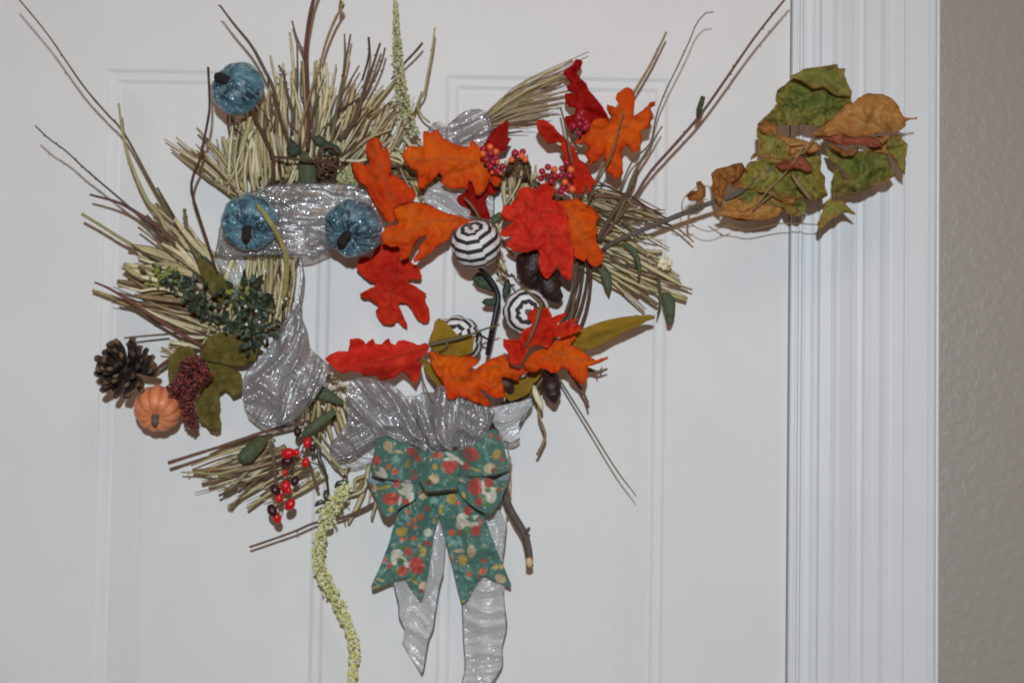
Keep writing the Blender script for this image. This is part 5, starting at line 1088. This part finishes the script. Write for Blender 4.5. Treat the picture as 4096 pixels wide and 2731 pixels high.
# ---------------------------------------------------------------- silver ribbon
rb=empty('silver_ribbon',P(1560,1700,50),'wide sheer silver mesh ribbon wound round the wreath','ribbon')
def rib(tg,pts,d,mat=SILVER,folds=(),amp=2.2,nsc=120,wires=(),seed=1,fn=None,name='ribbon_fold',sp=6,fine=.12,wr=(20,3.2,26)):
    fs=[foldline(c(tg,p),h,w) for p,h,w in folds]
    def f(xy):
        r=np.zeros(len(xy))
        for q in fs: r=r+q(xy)
        if fn is not None: r=r+fn(xy)
        an=math.radians(wr[0]); u=xy[:,0]*math.cos(an)+xy[:,1]*math.sin(an); v=-xy[:,0]*math.sin(an)+xy[:,1]*math.cos(an)
        q2=np.stack([u/(wr[2]*7),v/(wr[2]*.95)],1); w=nz(q2,seed+11)
        r=r+1.0*wr[1]*(1-2*np.abs(w))+wr[1]*.22*nz(q2*2.3,seed+13)
        return r+fine*nz(xy,seed+2,1/22.0)+fine*.6*nz(xy,seed+6,1/8.0)
    o=sheet(name,c(tg,pts),d,mat,rb,sp=sp,amp=amp,nsc=nsc,seed=seed,jag=.5,fn=f,thick=.00018)
    for w in wires:
        tube('wire_edge',[(p[0],p[1],(d if not callable(d) else float(d(np.array([[p[0],p[1]]]))[0]))+2) for p in c(tg,w)],2.6,WIRE,o,sides=5,bump=.3)
    return o
rib('G','20,790 40,690 60,560 110,410 200,330 290,270 400,228 500,205 640,200 770,185 900,190 1050,185 1200,198 1300,235 1390,330 1420,420 1380,560 1300,640 1150,700 1080,722 1000,732 900,768 800,795 640,786 420,786 260,800 120,808',
    lambda xy: 50+14*np.sin(np.clip((xy[:,0]-860)/640,0,1)*math.pi),folds=(('600,480 900,470 1200,420',5,22),('500,330 800,300 1100,260',4,18),('830,610 930,640 1000,700',-8,14),('840,700 930,660 990,640',7,12),('100,740 400,730 700,740',4,12)),
    wires=('20,790 120,808 260,800 420,786 640,786 800,797 900,768 1000,732 1080,722','290,270 500,205 770,185 1050,185 1200,198','60,560 50,680 20,790'),seed=3,wr=(8,2.6,24))
rib('G','20,800 120,812 260,804 300,860 280,960 240,1060 160,1050 100,980 50,900',34,SHEER,folds=(('60,860 150,940 200,1050',6,20),),seed=4,wr=(70,2.5,20))
rib('G','745,800 770,860 778,960 765,1080 745,1180 700,1280 620,1380 560,1450 520,1500 600,1380 680,1270 725,1170 745,1060 752,950 742,860',52,folds=(),amp=2,wires=('755,810 775,900 775,1000 750,1160 690,1290 600,1400',),seed=5,wr=(80,1,20),sp=5)
rib('L','1905,20 1930,140 1985,280 2000,400 2070,470 2170,560 2170,620 2140,700 2060,820 1980,910 1900,1010 1800,1060 1710,1090 1650,1085 1560,1030 1470,950 1432,850 1425,700 1470,600 1560,520 1650,400 1740,270 1800,190 1860,90',
    lambda xy: 48+14*np.exp(-((xy[:,1]-1560)/150)**2),folds=(('1910,120 1900,250 1830,400 1690,560 1540,690',8,15),('1960,330 1900,520 1800,700 1770,880 1780,1040',10,16),('1740,260 1690,440 1600,560 1480,640',-7,14),('2080,500 2060,640 1960,820 1840,960',7,18),('1460,760 1600,720 1700,800',6,18),('1500,900 1640,940 1720,1060',-5,18)),
    wires=('1930,0 1935,140 1985,280 2000,400','2070,470 2165,565 2172,615 2060,820 1900,1010 1710,1090','1470,950 1560,1030 1650,1088'),seed=6,wr=(112,4.5,22))
rib('J','150,1490 145,1450 220,1370 300,1250 285,1130 290,1000 330,890 440,870 550,893 660,920 740,980 790,1035 850,1160 900,1280 960,1390 1000,1470 960,1512 880,1455 760,1425 650,1372 590,1392 480,1470 340,1560 210,1592 165,1560',
    lambda xy: 54+6*np.sin((xy[:,0]-1350)/50),folds=(('330,1090 430,1200 520,1300 570,1390',12,12),('180,1450 330,1370 470,1290',5,9),('170,1500 330,1430 500,1340',5,9),('190,1550 360,1490 540,1390',5,9),('560,910 680,1050 760,1200 860,1400',10,16),('660,1330 780,1380 900,1440',-6,14),('400,900 500,1040 640,1140',7,18),('760,1000 830,1150 930,1360',-7,12)),
    wires=('150,1490 165,1560 210,1592 340,1560 480,1470 590,1392','330,1090 430,1200 500,1270 590,1390','650,1372 760,1425 880,1455 960,1512'),seed=7,wr=(48,4.5,24))
rib('J','785,1040 890,1030 950,1000 1040,1000 1062,940 1140,950 1180,1055 1250,1040 1400,1085 1520,1115 1552,1170 1530,1260 1480,1360 1400,1455 1300,1474 1200,1466 1180,1505 1090,1502 1010,1485 960,1390 880,1230',
    lambda xy: 62+8*np.cos((xy[:,0]-1780)/44),folds=(('1090,960 1060,1120 1050,1280 1100,1430 1190,1500',14,13),('880,1100 960,1280 1020,1460',9,13),('1180,1420 1200,1340 1290,1310 1360,1360',11,13),('1300,1150 1400,1250 1440,1400',7,20),('960,1020 960,1160 1010,1300',-9,12),('1480,1130 1500,1230 1420,1380',6,14)),
    wires=('1520,1115 1552,1170 1530,1260 1480,1360 1400,1455 1300,1474','960,1390 1010,1485 1090,1502'),seed=8,wr=(84,5,24))
rib('J','1545,1130 1650,1105 1750,1085 1885,1050 1880,1120 1810,1200 1765,1280 1775,1395 1720,1432 1640,1424 1600,1375 1590,1330 1535,1262',46,SHEER,folds=(('1540,1240 1640,1250 1740,1210 1860,1110',10,13),('1620,1330 1650,1400 1700,1425',4,10)),wires=('1885,1050 1810,1200 1765,1280','1640,1424 1720,1432 1775,1395'),seed=9,wr=(-25,3.5,22))
rib('C','165,1130 195,1075 260,1020 340,960 400,935 470,938 520,950 560,1020 580,1100 560,1150 520,1210 480,1260 380,1270 270,1250 190,1210',50,folds=(('200,1080 330,1050 500,960',7,16),('300,1200 420,1130 560,1080',8,18),('530,960 560,1060 575,1110',5,8)),wires=('515,950 560,1020 583,1110','195,1075 340,960 470,938'),seed=10,wr=(-28,3.5,24))
rib('C','20,1120 70,1050 130,1040 190,1090 200,1170 190,1230 120,1230 50,1200',46,folds=(('60,1080 130,1130 180,1220',6,14),),seed=11)
rib('H','740,640 880,600 1000,650 1110,670 1340,720 1336,880 1290,910 1100,890 960,870 870,835 800,790 740,770',24,SHEER,folds=(('800,660 960,720 1120,880',7,18),('1180,700 1240,800 1320,880',6,16)),wires=('1338,730 1336,880',),seed=12,wr=(30,3.5,22))
rib('J','150,1600 300,1580 480,1480 560,1440 600,1480 580,1560 400,1640 200,1660',30,SHEER,seed=13)
# hanging ends
rib('O','1350,260 1380,170 1405,130 1440,200 1462,350 1450,520 1440,620 1402,760 1372,950 1352,1100 1312,1200 1272,1440 1252,1488 1200,1400 1130,1290 1085,1200 1112,1100 1062,1000 1058,900 1030,780 1010,680 1060,640 1180,640 1290,560 1330,400',
    lambda xy: 22+6*np.sin((xy[:,0]-1700)/28),SHEER,folds=(('1180,950 1260,1020 1290,1060',7,9),('1110,1080 1200,1120 1290,1180',8,10),('1330,500 1350,620 1300,760 1200,860',6,14)),
    wires=('1440,620 1402,760 1372,950 1352,1100 1312,1200 1272,1440 1252,1488','1010,680 1030,780 1058,900 1062,1000 1112,1100'),seed=14,wr=(50,2.2,22),name='ribbon_end')
rib('O','1780,100 1850,85 1920,80 1960,150 1982,220 1965,400 1942,600 1962,700 1962,900 1982,1080 1942,1260 1942,1420 1850,1570 1700,1700 1540,1740 1600,1560 1625,1430 1612,1200 1600,880 1640,800 1700,690 1780,640 1850,560 1820,300',
    lambda xy: 24+5*np.sin((xy[:,0]-1900)/30),SHEER,folds=(('1660,900 1800,960 1940,950',6,12),('1640,1020 1800,1080 1950,1060',6,12),('1640,1180 1780,1160 1930,1200',-5,12),('1640,1330 1790,1300 1940,1330',5,10),('1700,760 1820,780 1950,720',5,12),('1900,120 1940,300 1900,560',7,10)),
    wires=('1982,220 1965,400 1942,600 1962,900 1982,1080 1942,1260 1942,1420 1850,1570','1600,880 1612,1200 1625,1430 1600,1560'),seed=15,wr=(-8,2.4,20),name='ribbon_end')

# ---------------------------------------------------------------- printed bow
TEAL=np.array(alb(74,116,106)[:3]); 
PC0={'r':alb(190,56,40),'w':alb(214,206,190),'o':alb(214,88,44),'y':alb(194,158,62),'b':alb(204,178,140),'n':alb(122,72,46),'g':alb(92,124,60),'m':alb(120,160,146),'p':alb(196,110,96)}
PC={k:tuple(q*.80*.82+t*.16 for q,t in zip(v[:3],TEAL)) for k,v in PC0.items()}; TEAL=TEAL*.82
EL=[]
def el(tg,s):
    for w in s.split():
        q=w.split(','); x,y=cp(tg,float(q[1]),float(q[2])); k=CR[tg][2]
        EL.append((x,y,float(q[3])/k,float(q[4])/k,float(q[5]) if len(q)>5 else 0,q[0]))
el('N','m,700,1000,60,12,.3 m,690,1020,60,7,.6 m,1420,350,60,14,.4 m,1400,340,50,8,-.8 m,1230,1520,50,14,.5 m,600,500,34,26 m,940,860,40,26,.3 m,1120,1215,40,22 m,470,1470,40,26')
el('N','w,475,612,52,40,.6 w,505,640,34,26,.4 w,700,740,52,52 w,724,830,34,52 w,660,790,40,16,.5 w,1090,480,70,16,.5 w,1150,520,54,14,.7 w,1350,760,64,36,.8 w,1420,820,46,62,.2 w,1400,760,60,20 w,1180,1010,52,46 w,1160,1060,40,44 w,1270,1060,64,18,-.1 w,1280,1000,40,14,-.5 w,880,1130,40,34')
el('O','w,1045,450,50,34 w,1020,500,28,54 w,1090,500,44,18,.6 w,1130,550,38,22,.6 w,1600,170,46,58 w,1660,205,58,20,.2 w,1680,150,40,16,-.4')
el('N','g,450,590,20,24 g,640,740,24,18 g,660,850,20,26 g,1160,460,30,12,.5 g,1390,770,26,22 g,1330,830,22,22 g,1250,1010,24,16 g,1220,1090,30,14 g,700,920,26,16 g,1380,890,40,18')
el('O','g,1085,510,30,14,.5 g,1030,600,34,26 g,1100,410,34,14 g,1660,160,30,12 g,1650,270,40,16')
el('N','r,565,840,72,52,-.2 r,442,515,30,44 r,612,712,30,38 r,688,866,28,30 r,742,442,44,36,.5 r,790,500,26,34 r,968,470,44,26 r,1065,560,70,52 r,1065,600,40,26 r,1250,460,72,58,.5 r,1205,565,30,38 r,1290,740,66,74 r,1396,706,38,42 r,1316,866,32,36 r,1226,940,34,34 r,1290,1112,40,44 p,1330,1040,22,36 r,500,1040,20,16')
el('O','r,1142,438,32,40 r,1212,555,66,76,-.2 r,1090,604,44,44 r,1650,92,34,36 r,1714,262,40,44')
el('N','w,1065,505,60,14 w,640,860,14,44,.2 w,1350,740,14,60')
el('N','o,600,610,27,27 o,544,570,22,22 o,770,655,22,20 r,742,612,18,16 o,710,955,19,24 o,815,995,24,30 o,765,1025,18,22 o,720,1056,16,20 o,770,1080,16,20 r,875,930,19,26 o,1135,880,24,18 o,670,1184,24,22 o,757,1176,22,23 r,876,1220,32,20 o,1085,1130,32,28 r,1160,1130,16,24 o,1418,300,17,17 r,1478,325,13,26 o,1514,505,19,19 r,1490,770,18,14 r,1105,760,14,14 r,735,670,14,12')
el('O','o,930,505,24,26 r,984,550,22,24 o,1510,498,17,18 r,1785,515,20,22 o,1660,630,21,26 o,1776,606,27,30 r,1740,650,14,12')
el('N','y,1468,462,34,46,.3 y,1085,842,42,46,.4 y,655,1120,52,38,-.3 y,986,950,18,26 y,1000,906,18,16 y,934,1030,13,18 y,1176,1360,34,44 y,700,540,14,44,.3 y,510,745,60,14,-.2 y,1275,590,60,10,.3 y,1190,820,16,32 y,630,440,36,10,.4 y,570,930,18,26 y,940,570,24,24')
el('O','y,1610,512,34,46 y,1888,570,22,24 y,1936,565,20,24 y,1265,440,30,40 y,1190,690,40,12,.7 y,1240,390,20,14 y,860,740,40,10,-.3 y,1612,862,16,12 g,1180,660,50,18,.6 g,1230,450,44,8,-.1')
el('N','b,540,390,42,42 b,560,430,20,26 b,420,750,26,36,-.5 b,836,806,40,42,.5 b,932,672,46,42 b,1410,582,50,44 b,1256,1290,32,50 b,1140,1280,44,10,-.1 b,640,442,36,9,.4 b,1500,1530,40,34 b,1160,680,26,12,.7 n,886,704,32,30,.5 n,1446,604,30,26,-.4 n,400,735,14,30,-.5')
el('O','b,1265,735,36,42 n,1250,780,22,24 b,1930,668,52,34,.5 b,1680,436,34,52 b,1580,435,46,10 b,900,680,40,10,.3')
rs=random.Random(5)
for _ in range(420):
    x=rs.uniform(1440,2060); y=rs.uniform(1730,2420); EL.append((x,y,rs.uniform(2,4.5),rs.uniform(2,4.5),0,rs.choice('bbmyw')))
ELS=EL[-420:]+EL[:-420]
def print_paint(xy):
    col=np.tile(TEAL,(len(xy),1))*(1+.10*nz(xy,33,1/60.0))[:,None]
    for x,y,a,b,r,k in ELS:
        dx=xy[:,0]-x; dy=xy[:,1]-y; m=max(a,b)*1.15; s=np.where((abs(dx)<m)&(abs(dy)<m))[0]
        if not len(s): continue
        u=(dx[s]*math.cos(r)+dy[s]*math.sin(r))/a; v=(-dx[s]*math.sin(r)+dy[s]*math.cos(r))/b
        w=np.clip((1.12-np.sqrt(u*u+v*v))*4.0,0,1)[:,None]
        base=np.array(PC[k][:3])
        if k=='r' and a>16:                      # pale speckles on the toadstool caps
            q=(nz(xy[s],7,1/4.2)>.38)[:,None]; base=np.where(q,np.array(PC['p'][:3]),base)
        col[s]=col[s]*(1-w)+base*w
    return col
bow=empty('bow',P(*cp('N',970,600),70),'teal bow printed with red toadstools, hanging at the bottom of the wreath','bow')
def bp(name,tg,pts,d,folds=(),amp=5.5,seed=1,fn=None,nsc=75,tilt=(0,0),mat=PRINT,paint=True):
    fs=[foldline(c(tg,p),h,w) for p,h,w in folds]
    f=(lambda xy: sum((q(xy) for q in fs),np.zeros(len(xy)))+(fn(xy) if fn is not None else 0))
    return sheet(name,c(tg,pts),d,mat,bow,sp=3.6 if paint else 7,amp=amp,nsc=nsc,seed=seed,jag=.3,fn=f,thick=.0006,paint=print_paint if paint else None,tilt=tilt,smooth=.15)
def N_(x): return 1300+x/2.1382
bp('tail','O','1060,60 1120,0 1250,-60 1400,-60 1410,100 1355,300 1315,600 1275,800 1252,875 1172,770 1112,660 1000,705 830,776 822,735 900,560 970,380 1020,200',
   lambda xy: 50-16*np.clip((xy[:,1]-2040)/330,0,1),folds=(('1250,-20 1180,300 1080,640',5,26),('1350,60 1290,400',-4,20)),seed=51)
bp('tail','O','1390,-60 1500,-80 1620,-60 1750,30 1830,240 1885,400 1955,560 2022,722 2016,748 1870,690 1780,640 1710,740 1640,862 1600,884 1550,700 1510,520 1462,340 1395,110',
   lambda xy: 52-18*np.clip((xy[:,1]-2040)/330,0,1),folds=(('1560,-20 1660,300 1780,620',5,28),),seed=52)
bp('loop_lining','N','350,672 400,645 470,650 540,690 640,690 640,720 500,730 400,745',44,mat=LINING,paint=False,seed=53,amp=2)
bp('loop_lining','N','1390,652 1480,628 1575,606 1582,640 1565,695 1470,692 1300,690 1300,660',44,mat=LINING,paint=False,seed=54,amp=2)
bp('loop','N','440,340 520,308 640,355 740,388 830,440 850,560 830,690 760,705 700,702 600,685 530,674 400,648 393,560 418,450',
   lambda xy: 56+24*np.sin(np.clip((xy[:,0]-N_(380))/(N_(850)-N_(380)),0,1)*math.pi),folds=(('836,450 750,540 836,670',-15,24),('560,340 600,500 560,660',4,26)),seed=55)
bp('loop','N','352,672 420,722 520,690 560,676 650,692 760,690 830,700 840,760 770,850 695,890 640,922 600,960 540,1003 490,972 460,900 430,830 388,742',
   lambda xy: 54+22*np.sin(np.clip((xy[:,0]-N_(350))/(N_(850)-N_(350)),0,1)*math.pi),folds=(('520,720 560,840 540,990',5,26),('700,720 720,860',-3,18)),seed=56)
bp('loop','N','1120,440 1250,388 1330,345 1400,255 1462,250 1522,370 1552,480 1582,560 1572,602 1450,642 1220,654 1120,640 1100,540',
   lambda xy: 56+24*np.sin(np.clip((xy[:,0]-N_(1100))/(N_(1590)-N_(1100)),0,1)*math.pi),folds=(('1126,450 1215,540 1126,650',-15,24),('1400,300 1380,460 1420,620',4,26)),seed=57)
bp('loop','N','1110,640 1230,655 1390,662 1480,694 1570,682 1562,722 1502,860 1432,962 1402,980 1300,932 1230,882 1150,800 1110,720',
   lambda xy: 54+22*np.sin(np.clip((xy[:,0]-N_(1100))/(N_(1590)-N_(1100)),0,1)*math.pi),folds=(('1300,700 1330,820 1390,960',5,26),),seed=58)
bp('knot','N','812,446 870,438 930,450 1040,436 1142,432 1154,600 1132,762 1050,762 980,772 862,782 806,690 800,560',
   lambda xy: 78+12*np.sin(np.clip((xy[:,0]-N_(790))/(N_(1160)-N_(790)),0,1)*math.pi)+5*np.sin(np.clip((xy[:,1]-1800)/170,0,1)*math.pi),folds=(('810,540 900,545 940,540',3,9),),seed=59)
